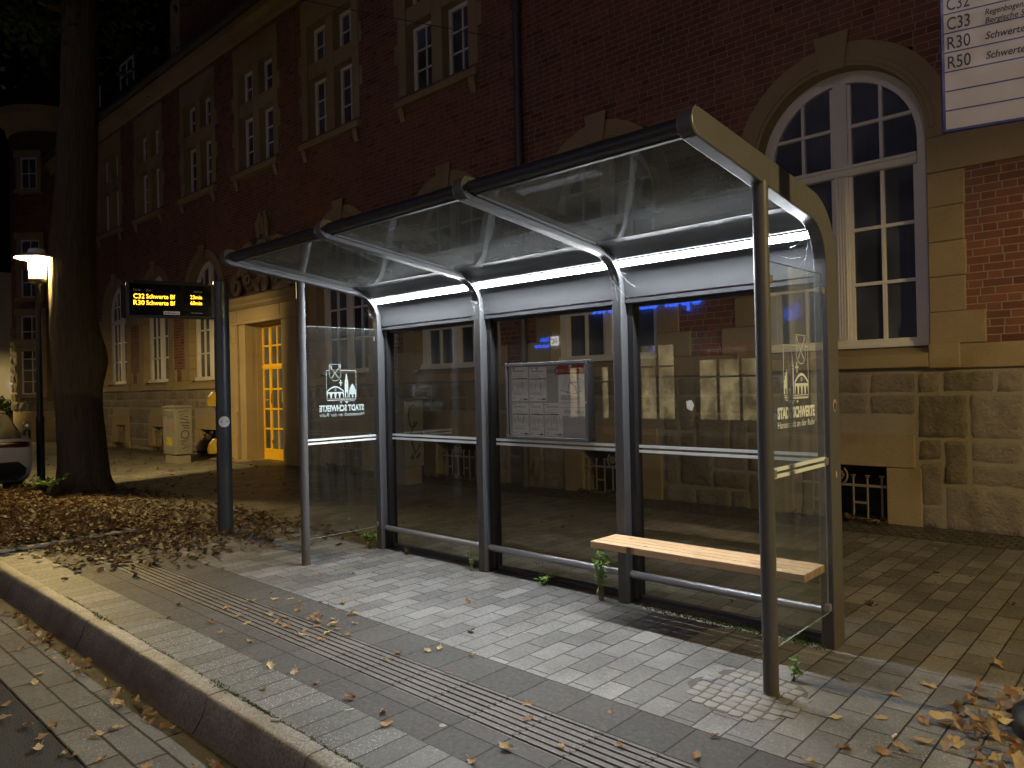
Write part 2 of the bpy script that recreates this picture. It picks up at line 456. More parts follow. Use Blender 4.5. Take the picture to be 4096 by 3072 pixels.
def mk_leaf(name, cols, trans=.25, byobj=True):
    g = G(name)
    r = g.N('ObjectInfo').outputs['Random'] if byobj else g.N('NewGeometry').outputs['Random Per Island']
    cr = g.N('ValToRGB', {0: r}); e = cr.color_ramp.elements
    e[0].position = 0; e[0].color = (*cols[0], 1); e[1].position = 1; e[1].color = (*cols[-1], 1)
    for i, c in enumerate(cols[1:-1]):
        q = e.new((i + 1) / (len(cols) - 1)); q.color = (*c, 1)
    n = g.noise(g.obj(), 60.0, 3)
    c = g.mix(.4, cr.outputs[0], g.mix(n, (.15, .15, .15), (.8, .8, .8)), 'OVERLAY')
    b = g.bsdf(c, .6, 0.0, g.bump(n, .3, .003), .3)
    t = g.N('BsdfTranslucent', {'Color': c}).outputs[0]
    return g.done(g.N('MixShader', {0: trans, 1: b, 2: t}).outputs[0])
DRY = [(.15, .075, .035), (.25, .14, .06), (.34, .21, .1), (.2, .105, .05), (.46, .33, .16), (.32, .22, .13), (.52, .4, .18)]
M['dryleaf'] = mk_leaf('dry_leaf', DRY)
M['litter'] = mk_leaf('litter_leaf', [(.045, .025, .012), (.09, .05, .023), (.14, .08, .036), (.065, .036, .016), (.2, .13, .055), (.11, .064, .03)], byobj=False)
M['green'] = mk_leaf('weed_leaf', [(.07, .15, .025), (.13, .24, .05), (.2, .3, .08)], byobj=False)
M['crown'] = mk_leaf('tree_leaf', [(.012, .022, .006), (.03, .05, .012), (.05, .07, .02)], byobj=False)
M['moss'] = mk_leaf('moss', [(.03, .05, .01), (.08, .11, .02), (.1, .1, .03)], byobj=False)
M['soil'] = plain('tree_pit_soil', (.05, .035, .02), .9, var=.5, sc=14, bump=.9, bsc=40)
M['tube'] = emit('led_tube_light', (.93, .97, 1.0), 180.0)
M['fill_lens'] = emit('fill_mast_lens', (1.0, .82, .95), 430.0)  # lens of the added, unseen fill mast
M['mantle'] = emit('lamp_mantle_light', (1.0, .74, .32), 8500.0)
M['amber'] = emit('amber_led', (1.0, .50, .03), 2.6)
M['dimtext'] = plain('pale_print', (.5, .5, .47), .5)
def mk_shop():
    g = G('lit_shop_window'); p = g.pos(); x, y, z = g.sep(p)
    n = g.noise(g.comb(x, 0.0, g.math('MULTIPLY', z, .6)), 1.3, 5, .6); n2 = g.noise(p, 3.0, 3)
    s = g.math('MULTIPLY', g.ramp(n, .35, .7, .15, 1.0), g.ramp(n2, .3, .7, .6, 1.2))
    return g.done(g.N('Emission', {'Color': (1.0, .78, .4), 'Strength': g.math('MULTIPLY', s, 2.0)}).outputs[0])
M['shopwin'] = mk_shop()
M['shoplamp'] = emit('shop_ceiling_lamp', (1.0, .85, .55), 14.0)
M['bluesign'] = emit('blue_neon', (.02, .12, 1.0), 9.0)
M['whitesign'] = emit('white_sign_face', (1, 1, 1), 4.0)
M['redsign'] = emit('red_sign_face', (.8, .06, .04), .16)
M['palesign'] = emit('pale_sign_letters', (1, .8, .6), .5)
M['paper_glow'] = emit('white_paper_glow', (.9, .95, 1.0), 5.0)  # emission standing in for light on a white paper sign
# =================================================================== ground
XL, XR = -45.0, 26.0
def sheet(name, mat, *rects):
    mb = MB()
    for r in rects: mb.sheet(*r)
    return struct(mb.build(name, mat, recalc=False))
sheet('ground', M['asphalt'], (-160, 120, -120, 120, -.26))
sheet('road', M['asphalt'], (XL, XR, -14.5, -3.236, -.172))
sheet('gutter', M['gutter'], (-7.6, XR, -3.232, -2.72, -.168))
sheet('parking_bay', M['asphalt'], (XL, -7.604, -3.232, -1.25, -.004))
sheet('kerbside_paving', M['paver_row'], (-2.9, XR, -2.586, -2.279, 0))
sheet('dark_slab_paving', M['slab'], (-2.9, XR, -2.275, -2.004, -.001), (-2.9, XR, -1.686, -1.404, -.001))
sheet('pavement', M['paver'], (-2.9, XR, -1.400, 3.45, 0), (XL, -2.904, -1.20, 3.45, 0), (XL, -7.604, -1.246, -1.204, 0))
sheet('wall_foot_paving', M['cobble_strip'], (XL, XR, 3.454, 4.6, .002))
sheet('far_pavement', M['paver'], (XL, XR, -18.0, -14.5, 0))
mb = MB(); mb.box(XL, XR, -14.5, -14.35, -.3, .004)
struct(mb.build('far_kerb', M['kerb']))
# tactile strip: base and raised ribs
mb = MB(); mb.sheet(-1.5, XR, -2.0, -1.69, -.0025); mb.sheet(-2.9, -1.504, -2.0, -1.69, 0)
y = -1.978
while y < -1.70:
    for k in range(24):
        x0 = -.79 - .288 * 2 + .288 * k + .001; x1 = x0 + .286
        w = .0125; h = .0035 + rng.uniform(-.0008, .0008)
        mb.add([(x0, y - w, -.004), (x0, y + w, -.004), (x1, y + w, -.004), (x1, y - w, -.004),
                (x0 + .002, y - w * .7, h), (x0 + .002, y + w * .7, h), (x1 - .002, y + w * .7, h), (x1 - .002, y - w * .7, h)],
               [(4, 5, 6, 7), (0, 1, 5, 4), (1, 2, 6, 5), (2, 3, 7, 6), (3, 0, 4, 7)])
    y += .0445
struct(mb.build('tactile_paving', M['tactile'], recalc=True))
# bus kerb: concave face, one stone per 0.94 m
mb = MB()
prof = [(-2.590, .004), (-2.665, .004), (-2.682, -.004), (-2.694, -.022), (-2.704, -.06), (-2.722, -.105), (-2.752, -.15), (-2.79, -.19), (-2.79, -.25), (-2.590, -.25)]
k = -8
while True:
    x0 = -.76 + .938 * k; x1 = x0 + .929
    if x0 > XR: break
    dz = rng.uniform(-.002, .002); dy = rng.uniform(-.003, .003)
    n = len(prof)
    v = []; N = 7
    for i in range(N):
        t = i / (N - 1); x = x0 + (x1 - x0) * t
        e = .004 if i in (0, N - 1) else 0
        for (py, pz) in prof:
            q = Vector((x * 3.1, py * 9, pz * 9))
            v.append((x, py + dy + e * (1 if py < -2.6 else 0) + .004 * noise.noise(q), pz + dz - e * (1 if pz > -.1 else 0) + .003 * noise.noise(q + Vector((9, 3, 1)))))
    f = []
    for i in range(N - 1):
        for j in range(n):
            f.append((i*n + j, i*n + (j+1) % n, (i+1)*n + (j+1) % n, (i+1)*n + j))
    f += [list(range(n)), [(N-1)*n + j for j in range(n)][::-1]]
    mb.add(v, f); k += 1
struct(mb.build('kerb', M['kerb'], smooth=True, angle=50))
# tree pit: mounded soil with a low stone edge
mb = MB(); nx, ny = 40, 22; v = []; f = []
for i in range(nx + 1):
    for j in range(ny + 1):
        x = -7.6 + 4.7 * i / nx; yy = -2.586 + 1.382 * j / ny
        e = min(i, nx - i, j, ny - j) / 4.0
        h = .045 * min(1, e) + .035 * noise.noise(Vector((x * 1.7, yy * 1.7, 0))) * min(1, e) + .16 * math.exp(-((x + 7.4) ** 2 + (yy + .9) ** 2) / .8)
        v.append((x, yy, gz(x) + .004 + h)); 
for i in range(nx):
    for j in range(ny):
        a = i * (ny + 1) + j; f.append((a, a + ny + 1, a + ny + 2, a + 1))
mb.add(v, f); struct(mb.build('tree_pit_soil', M['soil'], smooth=True, angle=0))
mb = MB(); mb.box(-3.02, -2.92, -2.588, -1.85, -.05, .028); mb.box(-3.06, -2.96, -1.84, -1.205, -.05, .03)
struct(mb.build('tree_pit_edging', M['concrete'], bevel=.008))
# small setts round the front post
mb = MB(); pts = []
for i in range(28):
    t = i * 2 * math.pi / 28; q = 1 + .35 * noise.noise(Vector((math.cos(t) * 2.5, math.sin(t) * 2.5, 4)))
    pts.append((4.13 + .26 * q * math.cos(t), -.9 + .28 * q * math.sin(t), .0025))
mb.k = 1; mb.add(pts, [list(range(28))]); mb.k = 0
for i in range(10):
    for j in range(10):
        cx = 3.84 + i * .067 + rng.uniform(-.004, .004) + .012 * math.sin(j * .9); cy = -1.21 + j * .067 + rng.uniform(-.004, .004) + .012 * math.sin(i * .8)
        if (cx - 4.13) ** 2 / .27 ** 2 + (cy + .9) ** 2 / .29 ** 2 > 1: continue
        a = rng.uniform(-.12, .12); h0 = rng.uniform(-.0015, .002); v = []; f = []; n = 8
        rr = [(.031 if q % 2 == 0 else .034) * rng.uniform(.93, 1.05) * (1.0 if q % 2 == 0 else 1.18) for q in range(n)]
        for sc_, z in ((1, -.004), (.97, .003 + h0), (.8, .0058 + h0)):
            v += [(cx + rr[q] * sc_ * math.cos(a + q * .7854), cy + rr[q] * sc_ * math.sin(a + q * .7854), z) for q in range(n)]
        for lv in (0, 1): f += [(lv*n + q, lv*n + (q+1) % n, (lv+1)*n + (q+1) % n, (lv+1)*n + q) for q in range(n)]
        f.append([2*n + q for q in range(n)])
        mb.add(v, f)
struct(mb.build('sett_paving', [M['sett'], M['joint']], smooth=True, angle=50))

# =================================================================== bus shelter
S = 1.4161
sh = thing('bus_shelter', 'grey metal and glass bus shelter lit by a white strip light', 'bus shelter', (0, 0, 0))
def arc(c, r, a0, a1, n=8):
    return [(c[0] + r * math.cos(R(a0 + (a1 - a0) * i / n)), c[1] + r * math.sin(R(a0 + (a1 - a0) * i / n))) for i in range(n + 1)]
# rib profile (y,z): inner line and outer line from ground at back up and forward
SL = .122
def inner_line(off=0.0):
    r = .235 - off; c = (-.045 - .235, 2.215)
    p = [(-.045 - off, 0.0)] + arc(c, r, 0, 83, 10)
    # go along slope to front
    y0, z0 = p[-1]
    p.append((-1.495, z0 + SL * (y0 + 1.495)))
    return p
def rib_poly():
    inn = inner_line()
    yb, zb = inn[-1]
    nose = [(-1.498 - .068 * math.sin(R(t)), zb + .066 - .066 * math.cos(R(t))) for t in range(10, 180, 12)]
    r = .37; c = (.117 - r, 2.235)
    out = arc(c, r, 0, 83, 12)
    y0, z0 = out[-1]
    return inn + nose + [(-1.2, z0 + (2.735 - z0) * ((y0 + 1.2) / (y0 + 1.526)))] + out[::-1] + [(.117, 0.0)]
RW = .076
ribx = [S * k for k in range(4)]          # right faces
for k, x in enumerate(ribx):
    mb = MB(); mb.prism(rib_poly(), 'x', x - RW, x)
    rb = mb.build('rib_frame', M['anth'], sh, bevel=.006)
    # bright raised edge plate on the nose
    mb = MB()
    mb.tube([(x + .001, p[0], p[1]) for p in [(-1.50, 2.606), (-1.532, 2.62), (-1.557, 2.648), (-1.562, 2.676), (-1.552, 2.706), (-1.527, 2.729)]], .003, 6)
    mb.build('edge_trim', M['clip'], rb)
    mb = MB()
    for zz in (.45,): mb.lathe([(.0055, 0), (.0055, .004), (0, .005)], n=8)
# front posts
for x in (-.045, S * 3 - .027):
    mb = MB()
    r = .038
    mb.lathe([(r, -.05), (r, 2.535)], (x - .003, -.842 + 0), 24)
    mb.lathe([(r + .004, 0), (r + .003, .01), (r, .012)], (x - .003, -.842), 24)
    mb.build('post', M['anth'], sh, smooth=True, angle=40)
# front roof tube
mb = MB()
for k in range(3):
    mb.tube([(ribx[k] - .002, -1.49, 2.672), (ribx[k + 1] - RW + .002, -1.49, 2.672)], .036, 16)
mb.build('front_rail', M['rail_d'], sh, smooth=True, angle=40)
inn = inner_line()
def roof_z(y): 
    y0, z0 = inn[-2]
    return z0 + SL * (y0 - y)
for k in range(3):
    x0, x1 = ribx[k] + .004, ribx[k + 1] - RW - .004
    # roof glass
    mb = MB(); y0, y1 = -1.465, -.355
    mb.prism([(y0, roof_z(y0) + .045), (y0, roof_z(y0) + .055), (y1, roof_z(y1) + .055), (y1, roof_z(y1) + .045)], 'x', x0, x1)
    rg = mb.build('roof_glass', M['roofglass'], sh)
    mb = MB()
    for xe in (x0, x1 - .018):
        mb.prism([(y0, roof_z(y0) + .028), (y0, roof_z(y0) + .043), (y1, roof_z(y1) + .043), (y1, roof_z(y1) + .028)], 'x', xe, xe + .018)
    mb.prism([(y0 - .002, roof_z(y0) + .034), (y0 - .002, roof_z(y0) + .044), (y0 + .02, roof_z(y0) + .042), (y0 + .02, roof_z(y0) + .032)], 'x', x0 + .02, x1 - .02)
    mb.build('glazing_bead', M['anth'], rg)
    # curved light panel between roof glass and back glass
    lin = []
    off = -.045
    r = .235 + .045; c = (-.28, 2.215)
    lin = [(.0, 2.16)] + arc(c, r, 0, 83, 14)
    yA, zA = lin[-1]; lin.append((-.352, zA + SL * (yA + .352)))
    lou = [(.012, 2.16)] + arc(c, r + .012, 0, 83, 14); yB, zB = lou[-1]; lou.append((-.352, zB + SL * (yB + .352)))
    mb = MB(); mb.ring(lin, lou, 'x', x0 - .003, x1 + .003)
    pn = mb.build('light_panel', M['panel'], sh, smooth=True, angle=30)
    # LED strip with its diffuser
    mb = MB(); th = R(41); cy = c[0] + (r - .006) * math.cos(th); cz = c[1] + (r - .006) * math.sin(th)
    tx, tz = -math.sin(th), math.cos(th); nx, nz = -math.cos(th), -math.sin(th)
    q_ = lambda t, n_: (cy + tx * t + nx * n_, cz + tz * t + nz * n_)
    mb.prism([q_(.028, 0), q_(.028, .003), q_(-.026, .003), q_(-.026, 0)], 'x', x0 + .004, x1 - .004)
    sl_ = mb.build('strip_light', M['tube'], pn)
    mb = MB()
    for t, hh in ((.0285, .022), (-.0295, .004)): mb.prism([q_(t, -.002), q_(t, hh), q_(t + .003, hh), q_(t + .003, -.002)], 'x', x0 + .004, x1 - .004)
    mb.build('light_shield_lip', M['anth_d'], sl_)  # lips added to keep the strip's grazing light off the panel
    # head channel over the back glass
    mb = MB(); mb.box(x0 - .003, x1 + .003, .004, .1, 2.12, 2.157)
    mb.build('head_channel', M['panel'], sh, bevel=.004)
    # back glass with slim dark frame
    gx0, gx1 = x0 + .045, x1 - .005
    mb = MB(); mb.box(gx0, gx1, .074, .084, .05, 2.119)
    bg = mb.build('back_glass', M['glass'], sh)
    mb = MB(); mb.box(x0 - .002, gx0 - .001, .03, .115, .02, 2.119); mb.box(gx1 + .0005, x1 + .003, .055, .1, .02, 2.119); mb.box(gx0, gx1, .06, .1, .02, .048); mb.box(gx0, gx1, .06, .1, 2.098, 2.1185)
    mb.build('glass_frame', M['anth_d'], bg, bevel=.002)
    mb = MB(); mb.box(gx0, gx1, .0715, .0735, 1.097, 1.117); mb.box(gx0, gx1, .0715, .0735, 1.062, 1.082)
    mb.build('marking_stripe', M['film'], bg)
    # lower rail
    mb = MB(); mb.tube([(x0 - .004, .02, .2), (x1 + .004, .02, .2)], .027, 16)
    mb.build('lower_rail', M['rail'], sh, smooth=True, angle=40)
# cobwebs in the corners of the lamp panel
cwr = random.Random(4)
for k in range(4):
    mb = MB(); x = ribx[k] - (RW if k == 3 else 0); sg_ = -1 if k == 3 else 1
    for i in range(7):
        a = Vector((x + sg_ * cwr.uniform(.002, .02), cwr.uniform(-.2, -.06), cwr.uniform(2.2, 2.42)))
        b = a + Vector((sg_ * cwr.uniform(.03, .16), cwr.uniform(-.03, .03), cwr.uniform(-.16, .05)))
        m_ = a.lerp(b, .5) + Vector((0, 0, -.012))
        mb.tube([a, m_, b], .0003, 4)
    mb.build('cobweb', M['film'], sh, recalc=False)
# bolts, stickers on posts
mb = MB()
for x in ribx[:3]:
    mb.box(x - .022, x - .016, -.0465, -.0445, .425, .432)
mb.build('bolt', M['clip'], sh)
mb = MB()
mb.prism([(.035 + .028 * math.cos(t * .5236), 1.40 + .036 * math.sin(t * .5236)) for t in range(12)], 'x', ribx[3] + .0005, ribx[3] + .002)
mb.k = 1; mb.prism([(.035 + .018 * math.cos(t * .5236), 1.395 + .024 * math.sin(t * .5236)) for t in range(12)], 'x', ribx[3] + .002, ribx[3] + .003)
mb.k = 0; mb.prism([(.035 + .012 * math.cos(t * .5236), 1.0 + .02 * math.sin(t * .5236)) for t in range(12)], 'x', ribx[3] + .0005, ribx[3] + .002)
mb.build('sticker', [M['sticker_p'], M['ink']], sh)
mb = MB(); mb.add([(3.27, .069, 1.375), (3.31, .069, 1.36), (3.325, .069, 1.40), (3.305, .069, 1.435), (3.265, .069, 1.425)], [(0, 1, 2, 3, 4)])
mb.build('sticker_scrap', M['sticker'], sh)

# city emblem on the side panes; u to the right in reading direction, w up
def emblem(mb, Mx):
    P = lambda pts: mb.add([(u, w, 0) for u, w in pts], [list(range(len(pts)))], Mx)
    def band(a, b): 
        n = len(a); mb.add([(u, w, 0) for u, w in a + b], [(i, i + 1, n + i + 1, n + i) for i in range(n - 1)], Mx)
    def line(p, q, t=.0035):
        d = Vector((q[0] - p[0], q[1] - p[1])); d.normalize(); nn = Vector((-d.y, d.x)) * t / 2
        mb.add([(p[0] + nn.x, p[1] + nn.y, 0), (p[0] - nn.x, p[1] - nn.y, 0), (q[0] - nn.x, q[1] - nn.y, 0), (q[0] + nn.x, q[1] + nn.y, 0)], [(0, 1, 2, 3)], Mx)
    # frame
    line((.085, 1.48), (.085, 1.737)); line((.083, 1.735), (.27, 1.735)); line((.377, 1.735), (.411, 1.735)); line((.409, 1.737), (.409, 1.49))
    # shield with crossed keys
    sh_ = [(.252, 1.792), (.377, 1.792)] + [(.377 - .0625 * (1 - math.cos(R(a))), 1.70 - .062 * math.sin(R(a))) for a in range(0, 91, 15)] + [(.252 + .0625 * (1 - math.cos(R(a))), 1.70 - .062 * math.sin(R(a))) for a in range(90, -1, -15)]
    for i in range(len(sh_)): line(sh_[i], sh_[(i + 1) % len(sh_)], .003)
    line((.268, 1.768), (.352, 1.665), .0045); line((.361, 1.768), (.277, 1.665), .0045)
    for cx in (.266, .363):
        for i in range(6): line((cx + .008 * math.cos(i), 1.776 + .008 * math.sin(i)), (cx + .008 * math.cos(i + 1), 1.776 + .008 * math.sin(i + 1)), .003)
    # church tower and spire
    P([(.172, 1.62), (.212, 1.62), (.192, 1.715)])
    P([(.172, 1.48), (.184, 1.48), (.184, 1.52), (.192, 1.535), (.2, 1.52), (.2, 1.48), (.212, 1.48), (.212, 1.617), (.172, 1.617)])
    # stepped gable house
    P([(.088, 1.48), (.098, 1.48), (.098, 1.505), (.108, 1.515), (.116, 1.505), (.116, 1.48), (.136, 1.48), (.136, 1.505), (.146, 1.515), (.154, 1.505), (.154, 1.48), (.165, 1.48),
       (.165, 1.555), (.156, 1.555), (.156, 1.575), (.146, 1.575), (.146, 1.592), (.134, 1.592), (.134, 1.607), (.118, 1.607), (.118, 1.592), (.106, 1.592), (.106, 1.575), (.097, 1.575), (.097, 1.555), (.088, 1.555)])
    # arched bridge
    up = [(.222 + .186 * i / 12, 1.545 + .045 * math.sin(math.pi * i / 12)) for i in range(13)]
    dn = [(u, w - .014) for u, w in up]
    band(up, dn)
    for i in range(8): line((.315 + .009 * math.cos(i * .785), 1.556 + .009 * math.sin(i * .785)), (.315 + .009 * math.cos((i + 1) * .785), 1.556 + .009 * math.sin((i + 1) * .785)), .005)
    top = []; bot = []
    for i in range(33):
        u = .222 + .187 * i / 32; ph = (u - .222) / .187 * 4 % 1
        hh = 1.478 + (.045 * math.sqrt(max(0, 1 - ((ph - .5) / .36) ** 2)) if abs(ph - .5) < .36 else 0)
        top.append((u, 1.535)); bot.append((u, hh))
    band(top, bot)
    # cross
    line((.256, 1.59), (.256, 1.648), .009); line((.236, 1.62), (.276, 1.62), .009)
    # water lines
    for i, (a, b) in enumerate(((.085, .41), (.088, .408), (.095, .4), (.105, .22))):
        w = 1.472 - .008 * i
        line((a, w), (b, w - .004 * (i % 2)), .004)
    P([(.172, 1.445), (.212, 1.445), (.192, 1.422)]); line((.256, 1.448), (.256, 1.432), .008); line((.244, 1.44), (.268, 1.44), .006)
def lettering(mb, Mx):
    text_fit(mb, 'STADT SCHWERTE', Mx, 0, 1.358, .49, .054, bold=.05)
    text_fit(mb, 'Hansestadt an der Ruhr', Mx, 0, 1.308, .49, .034)
for side in (0, 1):
    xg = -.062 if side == 0 else S * 3 - .012
    y0, y1 = (-.815, -.03) if side == 0 else (-.805, -.105)
    z0, z1 = (.218, 2.134) if side == 0 else (.229, 2.148)
    mb = MB(); mb.box(xg - .004, xg + .004, y0, y1, z0, z1)
    sg = mb.build('side_glass', M['sideglass'], sh)
    mb = MB(); e = .0014
    for (ya, yb, za, zb) in ((y0 - e, y1 + e, z1, z1 + e), (y0 - e, y1 + e, z0 - e, z0), (y0 - e, y0, z0, z1), (y1, y1 + e, z0, z1)):
        mb.box(xg - .004, xg + .004, ya, yb, za, zb)
    mb.build('polished_edge', M['edge'], sg)
    mb = MB()
    for zz in ((1.096, 1.114), (1.062, 1.08)):
        for xo in (-.0055, .0043): mb.box(xg + xo, xg + xo + .0012, y0 + .002, y1 - .004, *zz)
    mb.build('marking_stripe', M['film'], sg)
    mb = MB()
    if side == 0: Mx = frame((xg - .0052, -.172, 0), (0, -1, 0), (0, 0, 1))
    else: Mx = frame((xg + .0052, -.744, 0), (0, 1, 0), (0, 0, 1))
    emblem(mb, Mx); lettering(mb, Mx)
    mb.build('city_emblem', M['film'], sg, recalc=False)
    for zz in (z0 + .03, 1.088, z1 - .09):
        for ya, yb in ((y0 - .022, y0 + .02), (y1 - .02, y1 + .022)):
            mb = MB(); mb.box(xg - .014, xg + .014, ya, yb, zz - .02, zz + .02)
            mb.build('glass_clamp', M['clip'], sg, bevel=.003)

# bench
bz = .492
bn = thing('bench', 'pale wooden slatted bench seat bolted between the shelter posts', 'bench', (3.49, -.22, 0))
slats = [(-.365, -.292), (-.286, -.217), (-.211, -.142), (-.136, -.068)]
mb = MB()
for ya, yb in slats:
    mb.box(2.762, 4.208, ya, yb, bz - .045, bz)
mb.build('seat', M['wood'], bn, bevel=.004)
mb = MB()
for x in (2.80, 4.12):
    mb.prism([(-.33, bz - .047), (-.05, bz - .047), (-.05, bz - .12), (-.12, bz - .075), (-.33, bz - .06)], 'x', x, x + .05)
mb.build('bracket', M['anth_d'], bn, bevel=.003)

# timetable case
tc = thing('timetable_case', 'flat dark framed timetable case with white notices hung on the middle back pane', 'display case', (2.09, -.02, 1.12))
x0, x1, z0, z1, yf = 1.667, 2.503, 1.124, 1.737, -.022
mb = MB()
for (a, b, c, d) in ((x0, x1, z1 - .028, z1), (x0, x1, z0, z0 + .028), (x0, x0 + .026, z0 + .0281, z1 - .0281), (x1 - .026, x1, z0 + .0281, z1 - .0281)):
    mb.box(a, b, yf, .068, c, d)
mb.build('case_frame', M['anth'], tc, bevel=.004)
mb = MB(); mb.box(x0 + .027, x1 - .027, -.004, .06, z0 + .029, z1 - .029)
mb.build('backboard', M['board'], tc)
mb = MB(); mb.box(x0 + .027, x1 - .027, yf + .004, yf + .007, z0 + .029, z1 - .029)
mb.build('door_glass', M['caseglass'], tc)
mb = MB(); mb.lathe([(.008, 0), (.008, .004), (.003, .006)], n=12)
mb.v = [Vector((2.488 + p.x, yf - p.z, 1.42 + p.y)) for p in mb.v]
mb.build('lock', M['clip'], tc, smooth=True)
py = -.0055
def pf(x, z, d=0): return frame((x, py - d, z), (1, 0, 0), (0, 0, 1))
def timetable(x, z, w, h, seed):
    r = random.Random(seed)
    mb = MB(); mb.add([(0, 0, 0), (w, 0, 0), (w, h, 0), (0, h, 0)], [(0, 1, 2, 3)], pf(x, z))
    sheet_ = mb.build('timetable_sheet', M['paper'], tc)
    mb = MB(); Mx = pf(x, z, .0006)
    def bar(a, b, c, d, k): mb.k = k; mb.add([(a * w, c * h, 0), (b * w, c * h, 0), (b * w, d * h, 0), (a * w, d * h, 0)], [(0, 1, 2, 3)], Mx)
    bar(.05, .25, .955, .97, 1); bar(.05, .95, .9, .904, 0); bar(.1, .8, .87, .885, 1)
    # little profile chart
    pts = [(.1 + .5 * i / 9, .74 + .08 * r.random()) for i in range(10)]
    for p, q_ in zip(pts, pts[1:]):
        mb.k = 0; mb.add([(p[0]*w, p[1]*h, 0), (q_[0]*w, q_[1]*h, 0), (q_[0]*w, (q_[1]+.008)*h, 0), (p[0]*w, (p[1]+.008)*h, 0)], [(0, 1, 2, 3)], Mx)
    bar(.08, .62, .715, .722, 1)
    tb, tt = .3, .64
    bar(.04, .37, tt, tt + .03, 3); bar(.37, .68, tt, tt + .03, 1); bar(.68, .97, tt, tt + .03, 2)
    for a in (.04, .36, .66, .96): bar(a, a + .012, tb, tt, 1)
    bar(.04, .97, tb, tb + .005, 1)
    for i in range(13):
        a = .08 + .066 * i
        t0 = r.uniform(tb + .02, tb + .14); t1 = r.uniform(tt - .12, tt - .02)
        bar(a, a + .018, t0, t1, 0 if r.random() < .6 else 1)
    for i in range(4): bar(.05, r.uniform(.6, .95), .25 - .022 * i, .257 - .022 * i, 0)
    for i in range(3): bar(.05, .2, .1 - .018 * i, .108 - .018 * i, 0)
    bar(.7, .95, .04, .075, 1); bar(.5, .62, .045, .065, 0)
    mb.build('print', [M['ink_grey'], M['ink'], M['ink_red'], M['ink_green']], sheet_, recalc=False)
for i, (a, b, c, d) in enumerate(((1.727, 1.906, 1.431, 1.705), (1.92, 2.097, 1.431, 1.698), (1.729, 1.908, 1.157, 1.417), (1.918, 2.061, 1.156, 1.417), (2.072, 2.252, 1.158, 1.417))):
    timetable(a, c, b - a, d - c, 11 + i)
mb = MB(); Mx = pf(2.215, 1.319, .0012); w, h = .262, .385
mb.add([(0, 0, 0), (w, 0, 0), (w, h, 0), (0, h, 0)], [(0, 1, 2, 3)], Mx)
nt_ = mb.build('notice', M['paper'], tc)
mb = MB(); Mx = pf(2.215, 1.319, .0018)
def nb(a, b, c, d, k): mb.k = k; mb.add([(a, c, 0), (b, c, 0), (b, d, 0), (a, d, 0)], [(0, 1, 2, 3)], Mx)
nb(0, w, .314, h, 0)
mb.k = 1; mb.add([(.008, .333, .0004), (.068, .333, .0004), (.068, .326, .0004), (.09, .345, .0004), (.068, .364, .0004), (.068, .357, .0004), (.008, .357, .0004)], [list(range(7))], Mx)
mb.k = 2
text_fit(mb, 'Aktuelle Fahrgast-', Mx, .094, .354, .138, .013, z=.0004, bold=.01); text_fit(mb, 'informationen', Mx, .094, .332, .104, .013, z=.0004, bold=.01)
mb.k = 3
for p, q_, t in (((.03, .2), (.08, .305), .002), ((.05, .2), (.1, .305), .002), ((.02, .195), (.15, .165), .004), ((.12, .29), (.09, .17), .004), ((.12, .25), (.17, .22), .006), ((.17, .22), (.18, .165), .005), ((.13, .3), (.22, .27), .002), ((.15, .165), (.23, .19), .003), ((.2, .2), (.22, .22), .003), ((.13, .24), (.16, .19), .002)):
    mb.k = 5 if t > .003 else 3
    d = Vector((q_[0]-p[0], q_[1]-p[1])).normalized(); nn = Vector((-d.y, d.x)) * t / 2
    mb.add([(p[0]+nn.x, p[1]+nn.y, 0), (p[0]-nn.x, p[1]-nn.y, 0), (q_[0]-nn.x, q_[1]-nn.y, 0), (q_[0]+nn.x, q_[1]+nn.y, 0)], [(0, 1, 2, 3)], Mx)
for i, ww in enumerate((.12, .18, .2, .17)): nb(.022, .022 + ww, .150 - .0095 * i, .1535 - .0095 * i, 3)
for i, ww in enumerate((.19, .1)): nb(.022, .022 + ww, .102 - .008 * i, .104 - .008 * i, 3)
nb(.01, w - .01, .062, .0635, 4)
for i in range(4): nb(.05, .05 + .06 + .01 * (i % 2), .042 - .007 * i, .0445 - .007 * i, 3)
mb.k = 6; text_fit(mb, 'DSW', Mx, .165, .018, .05, .022); mb.k = 3; text_fit(mb, '21', Mx, .22, .018, .022, .022)
mb.build('print', [M['ink_red'], M['ink_gold'], M['paper'], M['ink_grey'], M['ink'], plain('brown_map_line', (.3, .22, .14), .6), M['ink_red']], nt_, recalc=False)
mb = MB(); Mx = pf(2.112, 1.647, .0004)
text_fit(mb, 'REIS', Mx, 0, 0, .068, .029); mb.k = 1
mb.add([(.1 + .032 * math.cos(i * .4488), .016 + .032 * math.sin(i * .4488), 0) for i in range(14)], [list(range(14))], Mx)
mb.k = 2; text_fit(mb, 'U', Mx, .084, .004, .02, .026, bold=.02, z=.0004)
mb.build('heading_print', [M['ink'], M['ink_red'], M['paper']], tc, recalc=False)
for (x, z) in ((1.755, 1.694), (2.005, 1.69), (2.335, 1.7), (1.82, 1.425)):
    mb = MB(); mb.lathe([(.016, 0), (.016, .004), (.012, .006)], n=14); mb.v = [Vector((x + p.x, py - .002 - p.z, z + p.y)) for p in mb.v]
    mb.build('round_magnet', M['signwhite'], tc, smooth=True)
